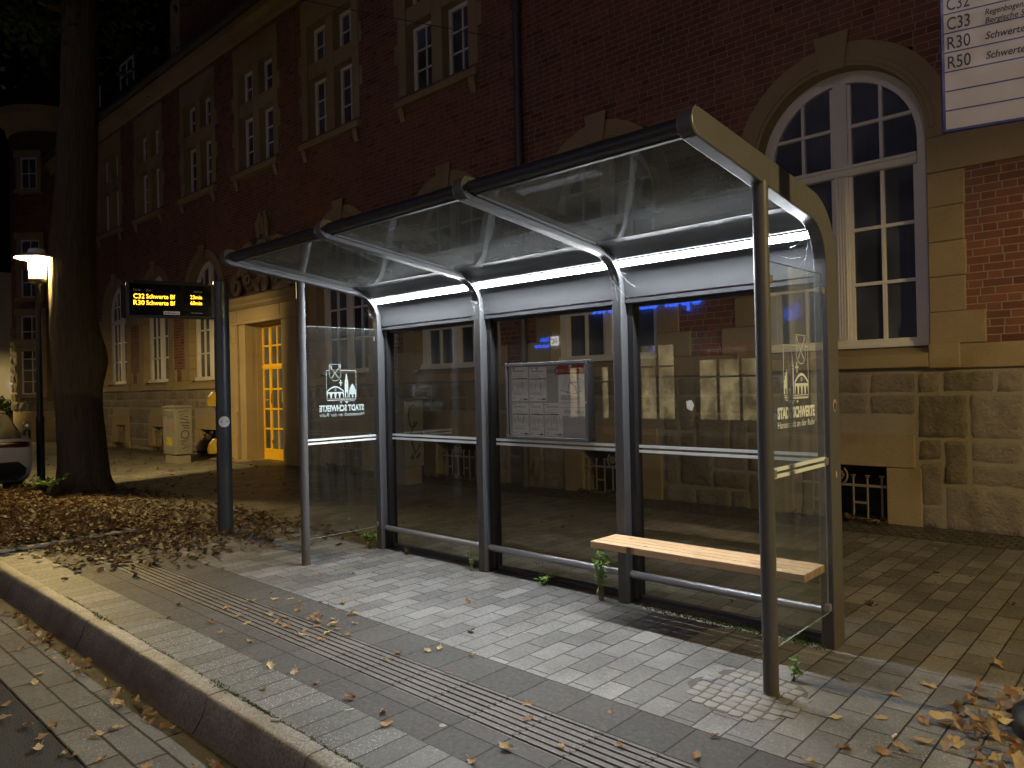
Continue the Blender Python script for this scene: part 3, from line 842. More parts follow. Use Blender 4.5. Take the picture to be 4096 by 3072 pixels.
# =================================================================== the old building
BX0, BX1 = -26.3, 9.5
YW = 4.15          # brick face
YP = 4.10          # plinth face
YF = 4.35          # window frames
hb = thing('historic_building', 'long red brick building with sandstone arches and rough stone plinth behind the bus shelter', 'building', (-8, 4.15, 0))
AW = .845; AZ = 4.12; SILL = 1.90
arch_x = [-23.42 + 0, -20.25 + AW, -17.07 + AW, -13.88 + AW, -7.64 + AW, -4.45 + AW, -1.21 + AW, 2.04 + AW, 5.27 + AW]
up_x = [-23.72, -20.52, -17.32, -14.04, -10.94, -7.86, -4.56]
DX0, DX1, DZ = -10.5, -8.86, 3.15
holes = []
for c in arch_x:
    holes += [(c - AW - .06, c + AW + .06, 1.655, AZ + .42), (c - .80, c + .80, AZ + .42, AZ + AW + .06)]
for x in up_x:
    holes.append((x - .04, x + 1.60, 6.90, 9.27))
holes.append((DX0, DX1, -1, DZ))
def wall_with_holes(mb, x0, x1, z0, z1, y, holes):
    hs = [h for h in holes if h[1] > x0 and h[0] < x1 and h[3] > z0 and h[2] < z1]
    zs = sorted(set([z0, z1] + [min(max(h[i], z0), z1) for h in hs for i in (2, 3)]))
    for za, zb in zip(zs, zs[1:]):
        if zb - za < 1e-5: continue
        zm = (za + zb) / 2
        hh = sorted([(max(h[0], x0), min(h[1], x1)) for h in hs if h[2] < zm < h[3]])
        x = x0
        for a, b in hh:
            if a > x: mb.quad((x, y, za), (a, y, za), (a, y, zb), (x, y, zb))
            x = max(x, b)
        if x < x1: mb.quad((x, y, za), (x1, y, za), (x1, y, zb), (x, y, zb))
mb = MB(); wall_with_holes(mb, BX0, BX1, 1.6, 10.25, YW, holes)
mb.quad((BX0, YW, 1.6), (BX0, 12, 1.6), (BX0, 12, 10.25), (BX0, YW, 10.25))
mb.build('brick_wall', M['brick'], hb, recalc=False)
# dark rooms behind the windows
mb = MB(); mb.quad((BX0, 4.9, -.6), (BX1, 4.9, -.6), (BX1, 4.9, 10.2), (BX0, 4.9, 10.2)); mb.build('room_void', M['dark'], hb, recalc=False)
# ---- rough stone plinth: irregular rock-faced blocks over a mortar face
gr_x = [(-22.6, -21.75), (-19.42, -18.62), (-16.45, -15.5), (-13.3, -12.25), (-7.2, -6.15), (-3.93, -2.95), (-.72, .25), (2.35, 3.35)]
GZ0, GZ1 = -.12, .60
mb = MB(); wall_with_holes(mb, BX0, BX1, -.7, 1.66, YP + .029, [(a, b, GZ0, GZ1) for a, b in gr_x] + [(-11.6, -8.15, -1, 2)])
mb.quad((BX0, YP + .035, -.7), (BX0, 12, -.7), (BX0, 12, 1.66), (BX0, YP + .035, 1.66))
pw = mb.build('plinth_wall', M['mortar'], hb, recalc=False)
def block(mb, x0, x1, z0, z1, amp, seed, y=YP, gap=.0035, bulge=.004):
    nx = max(4, int((x1 - x0) / .034)); nz = max(4, int((z1 - z0) / .034)); v = []; f = []
    for j in range(nz + 1):
        for i in range(nx + 1):
            u = i / nx; w = j / nz
            x = x0 + gap + (x1 - x0 - 2 * gap) * u; z = z0 + gap + (z1 - z0 - 2 * gap) * w
            e = min(u * (x1 - x0), (1 - u) * (x1 - x0), w * (z1 - z0), (1 - w) * (z1 - z0))
            edge = e < 1e-6
            s_ = min(1, e / .022)
            p = Vector((x * 5, z * 5, seed * 3.7))
            d = bulge * s_ ** .7 + amp * s_ * (noise.fractal(p * 1.3, .7, 2.1, 5) * 1.0 + .7 * noise.noise(p * .5))
            if edge:
                x += .008 * noise.noise(Vector((x * 9, z * 9, seed))); z += .008 * noise.noise(Vector((z * 9, x * 9, seed + 5)))
            v.append((x, y + .04 - (.002 if edge else .022 + max(-.004, d)), z))
    for j in range(nz):
        for i in range(nx):
            a = j * (nx + 1) + i; f.append((a, a + 1, a + nx + 2, a + nx + 1))
    mb.add(v, f)
rock = MB()
lint = []
for a, b in gr_x:
    smooth_b = MB()
    lint.append((a - .28, b + .28, GZ1, GZ1 + .36)); lint.append((a, b, -.6, GZ1))
    smooth_b.box(a - .28, b + .28, YP - .012, YP + .2, GZ1 + .003, GZ1 + .352)
    for q in ((a - .34, a - .004), (b + .004, b + .34)):
        smooth_b.box(q[0], q[1], YP - .01, YP + .28, -.5, GZ1 - .003)
        lint.append((q[0] - .01, q[1] + .01, -.6, GZ1))
    smooth_b.build('basement_surround', M['sand'], pw, bevel=.01)
lint.append((-11.6, -8.15, -1, 3))
rr = random.Random(5)
cs = .234; nzr = 7
ncol = int((BX1 - BX0) / cs)
occ = [[False] * nzr for _ in range(ncol)]
for i in range(ncol):
    for j in range(nzr):
        xa = BX0 + i * cs; za = -.02 + j * cs
        if any(xa < h[1] - .1 and xa + cs > h[0] + .1 and za < h[3] - .02 and za + cs > h[2] + .02 for h in lint): occ[i][j] = True
for j in range(nzr):
    for i in range(ncol):
        if occ[i][j]: continue
        w = rr.choice((1, 1, 2, 2, 2, 3)); h = rr.choice((1, 1, 1, 2, 2))
        ww = 1
        while ww < w and i + ww < ncol and not occ[i + ww][j]: ww += 1
        hh = 1
        while hh < h and j + hh < nzr and all(not occ[i + q][j + hh] for q in range(ww)): hh += 1
        for q in range(ww):
            for t in range(hh): occ[i + q][j + t] = True
        x0 = BX0 + i * cs; z0 = -.02 + j * cs
        if x0 > 6.5: continue
        block(rock, x0, x0 + ww * cs, z0, min(1.635, z0 + hh * cs), rr.choice((.013, .018, .022, .027)), i * 13 + j)
rock.build('rock_faced_block', M['rock'], pw, recalc=False, smooth=True, angle=0)
for a, b in gr_x:
    mb = MB(); mb.quad((a - .1, YP + .4, GZ0 - .4), (b + .1, YP + .4, GZ0 - .4), (b + .1, YP + .4, GZ1 + .1), (a - .1, YP + .4, GZ1 + .1))
    mb.build('basement_void', M['dark'], pw, recalc=False)
    mb = MB(); mb.box(a - .3, b + .3, YP - .03, YP + .42, -.5, GZ0 + .0)
    mb.build('basement_sill', M['sand'], pw, bevel=.008)
# ---- iron grilles
def grille(a, b):
    mb = MB(); y = YP + .05; z0, z1 = GZ0 - .0, GZ1
    w = b - a; zt = z0 + .5; zb = z0 + .13
    mb.box(a, b, y - .008, y + .014, zt - .013, zt + .013); mb.box(a, b, y - .008, y + .014, zb - .013, zb + .013)
    n = 6
    for i in range(n + 1):
        x = a + .06 + (w - .12) * i / n
        mid = abs(i - n / 2) < .6
        mb.tube([(x, y, z0), (x, y, zt + (.03 if mid else .085))], .011, 6)
        if not mid:
            mb.lathe([(.012, zt + .085), (.03, zt + .115), (.012, zt + .118)], (x, y), 7)
        if i in (1, 4): mb.box(x, x + (w - .12) / n, y - .006, y + .01, z0 + .3, z0 + .322)
    cx = (a + b) / 2
    mb.tube([(cx + .085 * math.sin(t * .42), y, zt + .10 - .10 * math.cos(t * .42)) for t in range(-6, 7)][0:13], .011, 6)
    for q in range(6):
        t = q * 1.047; mb.lathe([(.001, 0), (.026, .008), (.001, .018)], n=7) if False else None
        px, pz = cx + .033 * math.cos(t), zt + .105 + .033 * math.sin(t)
        mb.tube([(px, y - .012, pz), (px, y + .012, pz)], [.026, .02], 7)
    mb.tube([(cx + .09 * math.cos(t * .35), y, z0 + .0 + .09 * math.sin(t * .35)) for t in range(10)], .009, 6)
    mb.build('basement_grille', M['iron'], pw, smooth=True, angle=50)
for a, b in gr_x: grille(a, b)
# ---- dressed stone trim
st = MB()
# string course between windows and sills
edges = []
for c in arch_x: edges.append((c - AW - .06, c + AW + .06))
edges.append((-11.6, -8.15)); edges.sort()
x = BX0
for a, b in edges:
    if a > x:
        st.box(x, a, YP - .012, YP + .1, 1.640, 1.885)
    x = b
if x < BX1: st.box(x, BX1, YP - .012, YP + .1, 1.640, 1.885)
st.build('string_course', M['sand'], hb, bevel=.012)
# jambs: alternating quoins
for c in arch_x:
    for sgn in (-1, 1):
        st = MB()
        e = c + sgn * (AW + .06)
        z = 1.888; k = 0
        while z < 3.64:
            h = .33 if k == 0 else .36; w = (.5 if k == 0 else (.33 if k % 2 else .34)); 
            zt = min(z + h, 3.65)
            xa, xb = sorted((e, e + sgn * w))
            st.box(xa, xb, YW - .022 - (.02 if k == 0 else 0), YW + .24, z + .0015, zt - .0015)
            z += h; k += 1
        # base block under the jamb
        xa, xb = sorted((e, e + sgn * .28)); st.box(xa, xb, YP - .045, YP - .0125, 1.645, 1.9)
        st.build('window_jamb', M['sand'], hb, bevel=.012)
st = MB()
# springer course
x = BX0; edges2 = [(c - AW - .06, c + AW + .06) for c in arch_x] + [(-11.6, -8.15)]
for a, b in sorted(edges2):
    if a > x: st.box(x, a, YW - .024, YW + .2, 3.653, 4.02)
    x = b
if x < BX1: st.box(x, BX1, YW - .024, YW + .2, 3.653, 4.02)
st.build('springer_course', M['sand'], hb, bevel=.012)
def arcpts(cx, cz, r, a0=0, a1=180, n=28): return [(cx + r * math.cos(R(a0 + (a1 - a0) * i / n)), cz + r * math.sin(R(a0 + (a1 - a0) * i / n))) for i in range(n + 1)]
for c in arch_x:
    a = MB()
    a.ring([(c + AW + .06, 4.02)] + arcpts(c, AZ, AW + .06) + [(c - AW - .06, 4.02)], [(c + 1.17, 4.02)] + arcpts(c, AZ, 1.17) + [(c - 1.17, 4.02)], 'y', YW - .03, YW + .26)
    a.ring(arcpts(c, AZ, AW + .10), arcpts(c, AZ, AW + .16), 'y', YW - .05, YW - .0305)
    a.prism([(c - .13, 4.99), (c + .13, 4.99), (c + .19, 5.40), (c - .19, 5.40)], 'y', YW - .075, YW - .0505)
    a.build('arch_surround', M['sand'], hb, bevel=.008)
    # sill
    s_ = MB(); s_.prism([(YP - .05, 1.66), (YP - .05, 1.80), (YF - .02, 1.895), (YF - .02, 1.66)], 'x', c - AW - .058, c + AW + .058)
    s_.build('window_sill', M['sand'], hb, bevel=.01)
# ---- arched windows
def arch_window(c, curt=False):
    f = MB(); y = YF; d0, d1 = y - .03, y + .05
    zb = SILL; zt = 3.90
    fw = .065
    f.ring(arcpts(c, AZ, AW - fw), arcpts(c, AZ, AW + .065), 'y', d0, d1)
    for sgn in (-1, 1):
        xa, xb = sorted((c + sgn * (AW - fw), c + sgn * (AW + .065))); f.box(xa, xb, d0, d1, zb, AZ)
    f.box(c - AW - .06, c + AW + .06, d0 - .05, d1, zb - .0, zb + .085); f.box(c - AW - .06, c + AW + .06, d0 - .075, d0 - .0505, zb - .01, zb + .04)
    f.box(c - AW + fw, c + AW - fw, d0 - .03, d1 + .001, zt - .06, zt + .06)
    f.box(c - AW + fw, c + AW - fw, d0 - .055, d0 - .0305, zt + .015, zt + .05)
    f.box(c - AW + fw, c + AW - fw, d0 - .045, d0 - .0305, zt - .05, zt - .02)
    ztop = AZ + AW - .07
    f.box(c - .075, c + .075, d0 - .012, d1 + .002, zb + .086, zt - .061); f.box(c - .075, c + .075, d0 - .012, d1 + .002, zt + .061, ztop)
    for q in (-.045, -.015, .015, .045): f.box(c + q - .008, c + q + .008, d0 - .03, d0 - .0125, zb + .1, zt - .07)
    mw = .019
    for sgn in (-1, 1):
        for q in (AW - fw - .045,):   # sash stile
            xa, xb = sorted((c + sgn * q, c + sgn * (q + .045))); f.box(xa, xb, d0 + .012, d1 - .005, zb + .086, zt - .061)
        xa, xb = sorted((c + sgn * .0751, c + sgn * .115)); f.box(xa, xb, d0 + .012, d1 - .005, zb + .086, zt - .061); f.box(xa, xb, d0 + .012, d1 - .005, zt + .061, ztop - .02)
        xm = c + sgn * (.115 + (AW - fw - .045 - .115) / 2)
        f.box(xm - mw, xm + mw, d0 + .006, d1 - .012, zb + .086, zt - .061)
        hx = abs(xm - c); f.box(xm - mw, xm + mw, d0 + .006, d1 - .012, zt + .061, AZ + math.sqrt((AW - fw) ** 2 - hx ** 2) + .02)
        xa, xb = sorted((c + sgn * .116, c + sgn * (AW - fw - .046)))
        for k in (1, 2): f.box(xa, xb, d0 + .004, d1 - .014, zb + .09 + (zt - .06 - zb - .09) * k / 3 - mw, zb + .09 + (zt - .06 - zb - .09) * k / 3 + mw)
        xa, xb = sorted((c + sgn * .116, c + sgn * math.sqrt((AW - fw) ** 2 - (4.40 - AZ) ** 2)))
        f.box(xa, xb, d0 + .004, d1 - .014, 4.40 - mw, 4.40 + mw)
        xa, xb = sorted((c + sgn * .116, c + sgn * (AW - fw - .001)))
    o = f.build('arched_window', M['white'], hb, bevel=.004)
    p = MB(); pts = [(c + AW, zb + .05)] + arcpts(c, AZ, AW) + [(c - AW, zb + .05)]
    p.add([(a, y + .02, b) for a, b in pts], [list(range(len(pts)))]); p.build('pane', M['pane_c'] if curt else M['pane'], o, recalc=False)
for c in arch_x: arch_window(c)
# ---- upper mullioned windows
def upper_window(x):
    s_ = MB(); y0, y1 = YW - .02, YW + .30
    s_.box(x - .26, x - .04, y0, y1, 6.90, 9.27); s_.box(x + 1.60, x + 1.82, y0, y1, 6.90, 9.27)
    for z in (7.5, 8.35): s_.box(x - .36, x - .261, y0 + .002, YW + .1, z, z + .38); s_.box(x + 1.821, x + 1.92, y0 + .002, YW + .1, z, z + .38)
    s_.box(x - .26, x + 1.82, y0, y1, 9.273, 9.85)
    s_.box(x + .64, x + .92, y0 + .03, y1, 6.90, 9.27)
    s_.box(x - .039, x + .639, y0 + .03, y1, 8.15, 8.47); s_.box(x + .921, x + 1.599, y0 + .03, y1, 8.15, 8.47)
    s_.prism([(y0 - .09, 6.68), (y0 - .09, 6.80), (y1, 6.898), (y1, 6.68)], 'x', x - .3, x + 1.86)
    for q in (x - .22, x + 1.64): s_.prism([(y0, 6.42), (y0 - .07, 6.62), (y0 - .07, 6.678), (y0, 6.678)], 'x', q, q + .14)
    s_.build('window_surround', M['sand'], hb, bevel=.012)
    for a, b in ((x, x + .61), (x + .95, x + 1.57)):
        for z0, z1, n in ((6.94, 8.13, 3), (8.49, 9.24, 2)):
            f = MB(); d0, d1 = YF - .02, YF + .04; e = .045
            f.box(a - .04, a + e, d0, d1, z0 - .03, z1 + .03); f.box(b - e, b + .04, d0, d1, z0 - .03, z1 + .03)
            f.box(a + e + .0005, b - e - .0005, d0, d1, z0 - .03, z0 + e); f.box(a + e + .0005, b - e - .0005, d0, d1, z1 - e, z1 + .03)
            m = (a + b) / 2; f.box(m - .014, m + .014, d0 + .01, d1 - .01, z0 + e, z1 - e)
            for k in range(1, n):
                z = z0 + e + (z1 - z0 - 2 * e) * k / n; f.box(a + e, m - .0145, d0 + .012, d1 - .012, z - .013, z + .013); f.box(m + .0145, b - e, d0 + .012, d1 - .012, z - .013, z + .013)
            o = f.build('window', M['white'], hb)
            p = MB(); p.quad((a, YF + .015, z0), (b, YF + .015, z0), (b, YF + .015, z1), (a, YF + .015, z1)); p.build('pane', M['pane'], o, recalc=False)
for x in up_x: upper_window(x)
# ---- eaves
e = MB(); e.prism([(YW - .02, 9.95), (YW - .06, 10.0), (YW - .10, 10.12), (YW - .22, 10.2), (YW - .24, 10.34), (YW + .2, 10.34), (YW + .2, 9.95)], 'x', BX0 - .25, BX1)
e.build('stone_cornice', M['sand'], hb, bevel=.008)
gt = MB(); gt.ring([(YW - .30 + .10 * math.cos(R(a)), 10.44 + .10 * math.sin(R(a))) for a in range(180, 361, 20)], [(YW - .30 + .112 * math.cos(R(a)), 10.44 + .112 * math.sin(R(a))) for a in range(180, 361, 20)], 'x', BX0 - .25, BX1)
gt.build('gutter', M['zinc'], hb, smooth=True, angle=50)
rf = MB(); rf.add([(BX0 - .2, YW - .24, 10.38), (BX1, YW - .24, 10.38), (BX1, 8.2, 16.2), (BX0 + 3, 8.2, 16.2)], [(0, 1, 2, 3)])
rf.add([(BX0 - .2, YW - .24, 10.38), (BX0 + 3, 8.2, 16.2), (BX0 - .2, 12.5, 10.38)], [(0, 1, 2)])
rfo = rf.build('roof', M['slate'], hb, recalc=False)
# gable rising over the eaves
ga = MB(); gy = YW - .002
ga.add([(-14.3, gy, 10.36), (-3, gy, 10.36), (-3, gy, 17), (-13.6, gy, 17), (-13.6, gy, 13.4), (-14.3, gy, 12.4)], [(0, 1, 2, 3, 4, 5)])
ga.quad((-14.3, gy, 10.36), (-14.3, 6.5, 10.36), (-14.3, 6.5, 12.4), (-14.3, gy, 12.4))
gab = ga.build('gable', M['brick'], hb, recalc=False)
gq = MB(); gq.prism([(-14.75, 10.36), (-14.15, 10.36), (-14.15, 12.2), (-13.7, 13.2), (-13.7, 17), (-14.0, 17), (-14.0, 13.5), (-14.75, 12.3)], 'y', gy - .03, gy + .3)
gq.build('gable_quoin', M['sand'], gab, bevel=.01)
for dx in (-23.6, -20.4):
    d = MB(); d.box(dx - .9, dx + .9, 5.0, 8, 11.2, 13.0)
    do = d.build('dormer', M['slate'], hb)
    d = MB(); d.prism([(dx - 1.1, 13.0), (dx + 1.1, 13.0), (dx, 13.7)], 'y', 4.8, 8); d.build('dormer_roof', M['slate'], do)
    d = MB()
    for a in (-.6, -.02, .56): d.box(dx + a, dx + a + .05, 4.96, 4.998, 12.0, 12.8)
    d.box(dx - .6, dx + .61, 4.965, 4.997, 12.8, 12.85); d.box(dx - .6, dx + .61, 4.965, 4.997, 12.38, 12.42)
    d.build('dormer_window', M['white'], do)
# ---- rain pipes
dp = MB(); dp.tube([(-1.80, YW - .1, 10.3), (-1.80, YW - .1, 5.05), (-1.80, YW - .1, .0)], .06, 14)
for z in (2.2, 5.02, 7.4): dp.lathe([(.07, z), (.07, z + .09)], (-1.80, YW - .1), 14)
dp.build('rain_pipe', M['zinc'], hb, smooth=True, angle=50)
dp = MB(); dp.tube([(-26.05, YW - .1, 10.2), (-26.05, YW - .1, -.1)], .075, 12); dp.build('rain_pipe', M['zinc'], hb, smooth=True, angle=50)
hk = MB(); hk.tube([(-1.99, YW, 6.93), (-2.0, YW - .12, 6.93), (-2.0, YW - .16, 6.98)], .012, 6); hk.build('wall_hook', M['iron'], hb, smooth=True)
# ---- entrance
po = MB(); ya, yb = 3.93, 4.3
po.box(-11.55, -10.86, ya, yb, .02, 3.14); po.box(-8.62, -8.2, ya, yb, .02, 3.14)            # pilasters
po.box(-10.79, -10.505, ya + .02, yb, -.1, 3.14); po.box(-8.855, -8.63, ya + .02, yb, -.1, 3.14)   # inner jambs
for xa, xb in ((-11.6, -10.84), (-8.66, -8.12)):
    po.box(xa, xb, ya - .05, yb - .02, -.5, .48); po.box(xa + .015, xb - .015, ya - .03, yb - .02, .483, .56)
    po.box(xa + .01, xb - .01, ya - .045, yb - .02, 1.02, 1.09); po.box(xa + .03, xb - .03, ya - .02, yb - .02, .563, 1.017)
for xa, xb in ((-11.5, -11.18), (-11.14, -10.9)): po.box(xa, xb, ya - .018, ya - .001, 2.72, 3.1)
po.box(-11.6, -8.12, ya - .03, yb, 3.143, 3.20); po.box(-11.55, -8.2, ya - .0, yb, 3.203, 3.50)
po.box(-10.5, -8.84, ya - .02, ya - .0005, 3.23, 3.48); po.box(-11.45, -10.84, ya - .02, ya - .0005, 3.23, 3.48)
po.prism([(ya - .02, 3.503), (ya - .10, 3.56), (ya - .11, 3.60), (ya - .17, 3.66), (ya - .18, 3.74), (ya - .05, 3.80), (yb, 3.80), (yb, 3.503)], 'x', -11.7, -8.05)
po.box(DX0 - .0, DX0 + .012, ya + .3, 4.46, -.2, DZ); po.box(DX1 - .012, DX1, ya + .3, 4.46, -.2, DZ); po.box(DX0 + .0125, DX1 - .0125, ya + .2, 4.46, DZ - .03, DZ + .02)
po.box(-11.9, -7.95, 3.62, 4.6, -.4, -.045)
pob = po.build('entrance_surround', M['sand'], hb, bevel=.01)
# carved cartouche
ct = MB()
def spiral(cx, cz, r0, turns, sgn, y, th, a0=0):
    pts = []; rad = []
    n = int(26 * turns)
    for i in range(n + 1):
        t = i / n; a = a0 + sgn * t * turns * 2 * math.pi; r = r0 * (1 - .85 * t)
        pts.append((cx + r * math.cos(a), y - .06 * t, cz + r * math.sin(a))); rad.append(th * (1 - .55 * t))
    ct.tube(pts, rad, 7)
yc = YW - .06
cx = -9.75
ct.prism([(cx - .95, 3.805), (cx + .95, 3.805), (cx + .86, 4.5), (cx + .42, 5.0), (cx + .24, 5.12), (cx + .26, 5.65), (cx, 5.76), (cx - .26, 5.65), (cx - .24, 5.12), (cx - .42, 5.0), (cx - .86, 4.5)], 'y', YW - .03, YW + .05)
ct.tube([(cx + .34 * math.cos(i * .2618), yc - .06, 4.62 + .40 * math.sin(i * .2618)) for i in range(25)], .05, 8)
v = [(cx, yc - .14, 4.62)] + [(cx + .3 * math.cos(i * .3927), yc - .05, 4.62 + .36 * math.sin(i * .3927)) for i in range(16)]
ct.add(v, [(0, 1 + i, 1 + (i + 1) % 16) for i in range(16)])
for sg in (-1, 1):
    spiral(cx + sg * .66, 4.70, .34, 1.6, sg, yc - .03, .075, math.pi / 2)
    ct.tube([(cx + sg * .95, yc, 4.1), (cx + sg * 1.02, yc, 4.5), (cx + sg * .9, yc - .02, 4.95), (cx + sg * .62, yc - .04, 5.06)], [.05, .09, .09, .05], 7)
    spiral(cx + sg * 1.22, 4.10, .26, 1.5, -sg, yc - .05, .075, math.pi / 2)
    spiral(cx + sg * .62, 4.16, .22, 1.5, sg, yc - .06, .06, 0)
    ct.tube([(cx + sg * 1.22, yc - .03, 4.36), (cx + sg * .95, yc - .06, 4.52), (cx + sg * .8, yc - .04, 4.4), (cx + sg * .72, yc - .04, 4.38)], [.07, .07, .06, .04], 7)
    ct.tube([(cx + sg * .2, yc - .03, 5.1), (cx + sg * .22, yc - .05, 5.4), (cx + sg * .1, yc - .03, 5.68)], [.05, .06, .03], 7)
    for i in range(3): ct.tube([(cx + sg * (.08 + .06 * i), yc - .1, 3.86), (cx + sg * (.12 + .09 * i), yc - .13, 4.02), (cx + sg * (.05 + .05 * i), yc - .04, 4.24)], [.035, .05, .03], 7)
for q in (-.07, 0, .07): ct.tube([(cx + q, yc - .06, 5.16), (cx + q * 1.4, yc - .09, 5.35), (cx + q * .6, yc - .04, 5.58)], [.02, .04, .015], 6)
ct.build('carved_cartouche', M['sand'], pob, smooth=True, angle=60)
# yellow door
do = MB(); y0, y1 = 4.38, 4.43; dz0 = -.05
def bars(mb, x0, x1, z0, z1, nx, nz, fr, mw, yy0, yy1):
    mb.box(x0, x0 + fr, yy0, yy1, z0, z1); mb.box(x1 - fr, x1, yy0, yy1, z0, z1)
    mb.box(x0 + fr + .0005, x1 - fr - .0005, yy0, yy1, z0, z0 + fr); mb.box(x0 + fr + .0005, x1 - fr - .0005, yy0, yy1, z1 - fr, z1)
    for i in range(1, nx): 
        x = x0 + fr + (x1 - x0 - 2 * fr) * i / nx; mb.box(x - mw, x + mw, yy0 + .006, yy1 - .006, z0 + fr, z1 - fr)
    for j in range(1, nz):
        z = z0 + fr + (z1 - z0 - 2 * fr) * j / nz; mb.box(x0 + fr, x1 - fr, yy0 + .008, yy1 - .008, z - mw, z + mw)
for xa, xb, nx in ((-10.487, -10.135, 1), (-10.13, -9.235, 3), (-9.23, -8.873, 1)):
    bars(do, xa, xb, 2.16, 3.11, nx, 2, .045, .022, y0, y1)
    bars(do, xa, xb, .16, 2.13, nx, 4, .05, .022, y0, y1)
    do.box(xa, xb, y0, y1, dz0, .158)
do.box(-10.487, -8.873, y0 - .02, y0 - .0005, 2.11, 2.18)
dob = do.build('door', M['yellow'], hb, bevel=.004)
p = MB(); p.quad((-10.48, 4.41, .1), (-8.88, 4.41, .1), (-8.88, 4.41, 3.1), (-10.48, 4.41, 3.1)); p.build('pane', M['pane'], dob, recalc=False)
h = MB(); h.box(-10.11, -10.07, y0 - .03, y0 - .0205, 1.28, 1.52); h.tube([(-10.09, y0 - .03, 1.36), (-10.09, y0 - .08, 1.36), (-10.2, y0 - .08, 1.36)], .012, 8); h.box(-10.1, -10.06, y0 - .04, y0 - .0005, .36, .42)
h.build('handle', M['yellow'], dob)
nn = MB(); nn.quad((-9.62, y0 - .002, 1.3), (-9.44, y0 - .002, 1.3), (-9.44, y0 - .002, 1.55), (-9.62, y0 - .002, 1.55)); nn.build('notice', M['paper'], dob, recalc=False)
# small house number sign by the left window
# ---- corner tower
TX, TY, TR = -27.3, 4.75, 1.62
tw = MB()
tw.lathe([(TR, -.6), (TR, 1.75)], (TX, TY), 48)
tow = tw.build('corner_tower', M['sand'], hb, smooth=True, angle=0)
tw = MB(); tw.lathe([(TR - .02, 1.75), (TR - .02, 12.0)], (TX, TY), 48)
tw.build('tower_brick', M['brick'], tow, smooth=True, angle=0)
tw = MB(); tw.lathe([(TR - .02, 11.6), (TR + .06, 11.65), (TR + .10, 11.9), (TR + .22, 12.05), (TR + .40, 12.2), (TR + .44, 12.45), (TR + .2, 12.5)], (TX, TY), 48); tw.build('tower_cornice', M['sand'], tow, smooth=True, angle=30)
tw = MB(); tw.lathe([(TR + .44, 12.48), (.9, 14.5), (0.01, 17)], (TX, TY), 32); tw.build('tower_roof', M['slate'], tow, smooth=True, angle=30)
def tower_block(mb, a0, a1, z0, z1, seed):
    nx, nz = 6, 5; v = []; f = []
    for j in range(nz + 1):
        for i in range(nx + 1):
            a = a0 + (a1 - a0) * (.02 + .96 * i / nx); z = z0 + .008 + (z1 - z0 - .016) * j / nz
            ed = i in (0, nx) or j in (0, nz)
            r = TR + (.0 if ed else .05 + .05 * noise.noise(Vector((a * 9, z * 5, seed))))
            v.append((TX + r * math.cos(a), TY + r * math.sin(a), z))
    for j in range(nz):
        for i in range(nx):
            q = j * (nx + 1) + i; f.append((q, q + 1, q + nx + 2, q + nx + 1))
    mb.add(v, f)
tb = MB(); z = 1.0
while z < 3.9:
    a = R(-190) + rr.uniform(0, .2)
    while a < R(-20):
        d = rr.uniform(.18, .34)
        # keep the window bay free
        if not (1.85 < z < 5 and R(-62) < a + d / 2 < R(-18)): tower_block(tb, a, a + d, z, z + .36, z * 7 + a)
        a += d
    z += .36
tb.build('tower_quoin', M['rock'], tow, recalc=False, smooth=True, angle=0)
fa = R(-47)    # bearing of the tower windows
Tr = Vector((-math.sin(fa), math.cos(fa), 0)); Tn = Vector((math.cos(fa), math.sin(fa), 0))
def tower_window(zc, w, hgt, rows, curt=False):
    o = Vector((TX, TY, zc)) + Tn * (TR + .04)
    Mx = Matrix((Tr, Vector((0, 0, 1)), Tn)).transposed().to_4x4(); Mx.translation = o
    s_ = MB(); d = .13
    s_.box(-w/2 - .16, -w/2, -.3, d, -hgt/2 - .1, hgt/2 + .1, None); s_.box(w/2, w/2 + .16, -.3, d, -hgt/2 - .1, hgt/2 + .1)
    s_.box(-w/2 - .2, w/2 + .2, -.3, d + .08, -hgt/2 - .24, -hgt/2 - .1); s_.box(-w/2 - .2, w/2 + .2, -.3, d + .06, hgt/2 + .1, hgt/2 + .36)
    s_.v = [Mx @ Vector((p.x, p.z, p.y)) for p in s_.v]; s_.build('tower_window_surround', M['sand'], tow, bevel=.01)
    f = MB(); bars(f, -w/2, w/2, -hgt/2 - .1, hgt/2 + .1, 2, rows, .05, .016, .02, .09)
    k = len(f.v); f.quad((-w/2, .05, -hgt/2), (w/2, .05, -hgt/2), (w/2, .05, hgt/2), (-w/2, .05, hgt/2)); f.mi[-1] = 1
    f.v = [Mx @ Vector((p.x, p.z, p.y)) for p in f.v]; f.build('tower_window', [M['white'], M['pane_c'] if curt else M['pane']], tow, recalc=False)
tower_window(9.95, .62, 1.0, 2); tower_window(6.95, .72, .8, 2); tower_window(5.85, .72, .95, 2); tower_window(4.0, .8, 1.0, 2, True); tower_window(2.55, .8, 1.6, 4, True)
# =================================================================== overhead cable
mb = MB(); a = Vector((-2.0, YW - .17, 6.98)); b = Vector((-15, -6.5, 12.6))
mb.tube([a.lerp(b, i / 20) + Vector((0, 0, -.5 * math.sin(math.pi * i / 20))) for i in range(21)], .006, 5)
tag(mb.build('overhead_cable', M['black'], off=tuple(a)), 'thin dark overhead cable running from the brick wall up across the windows', 'cable')
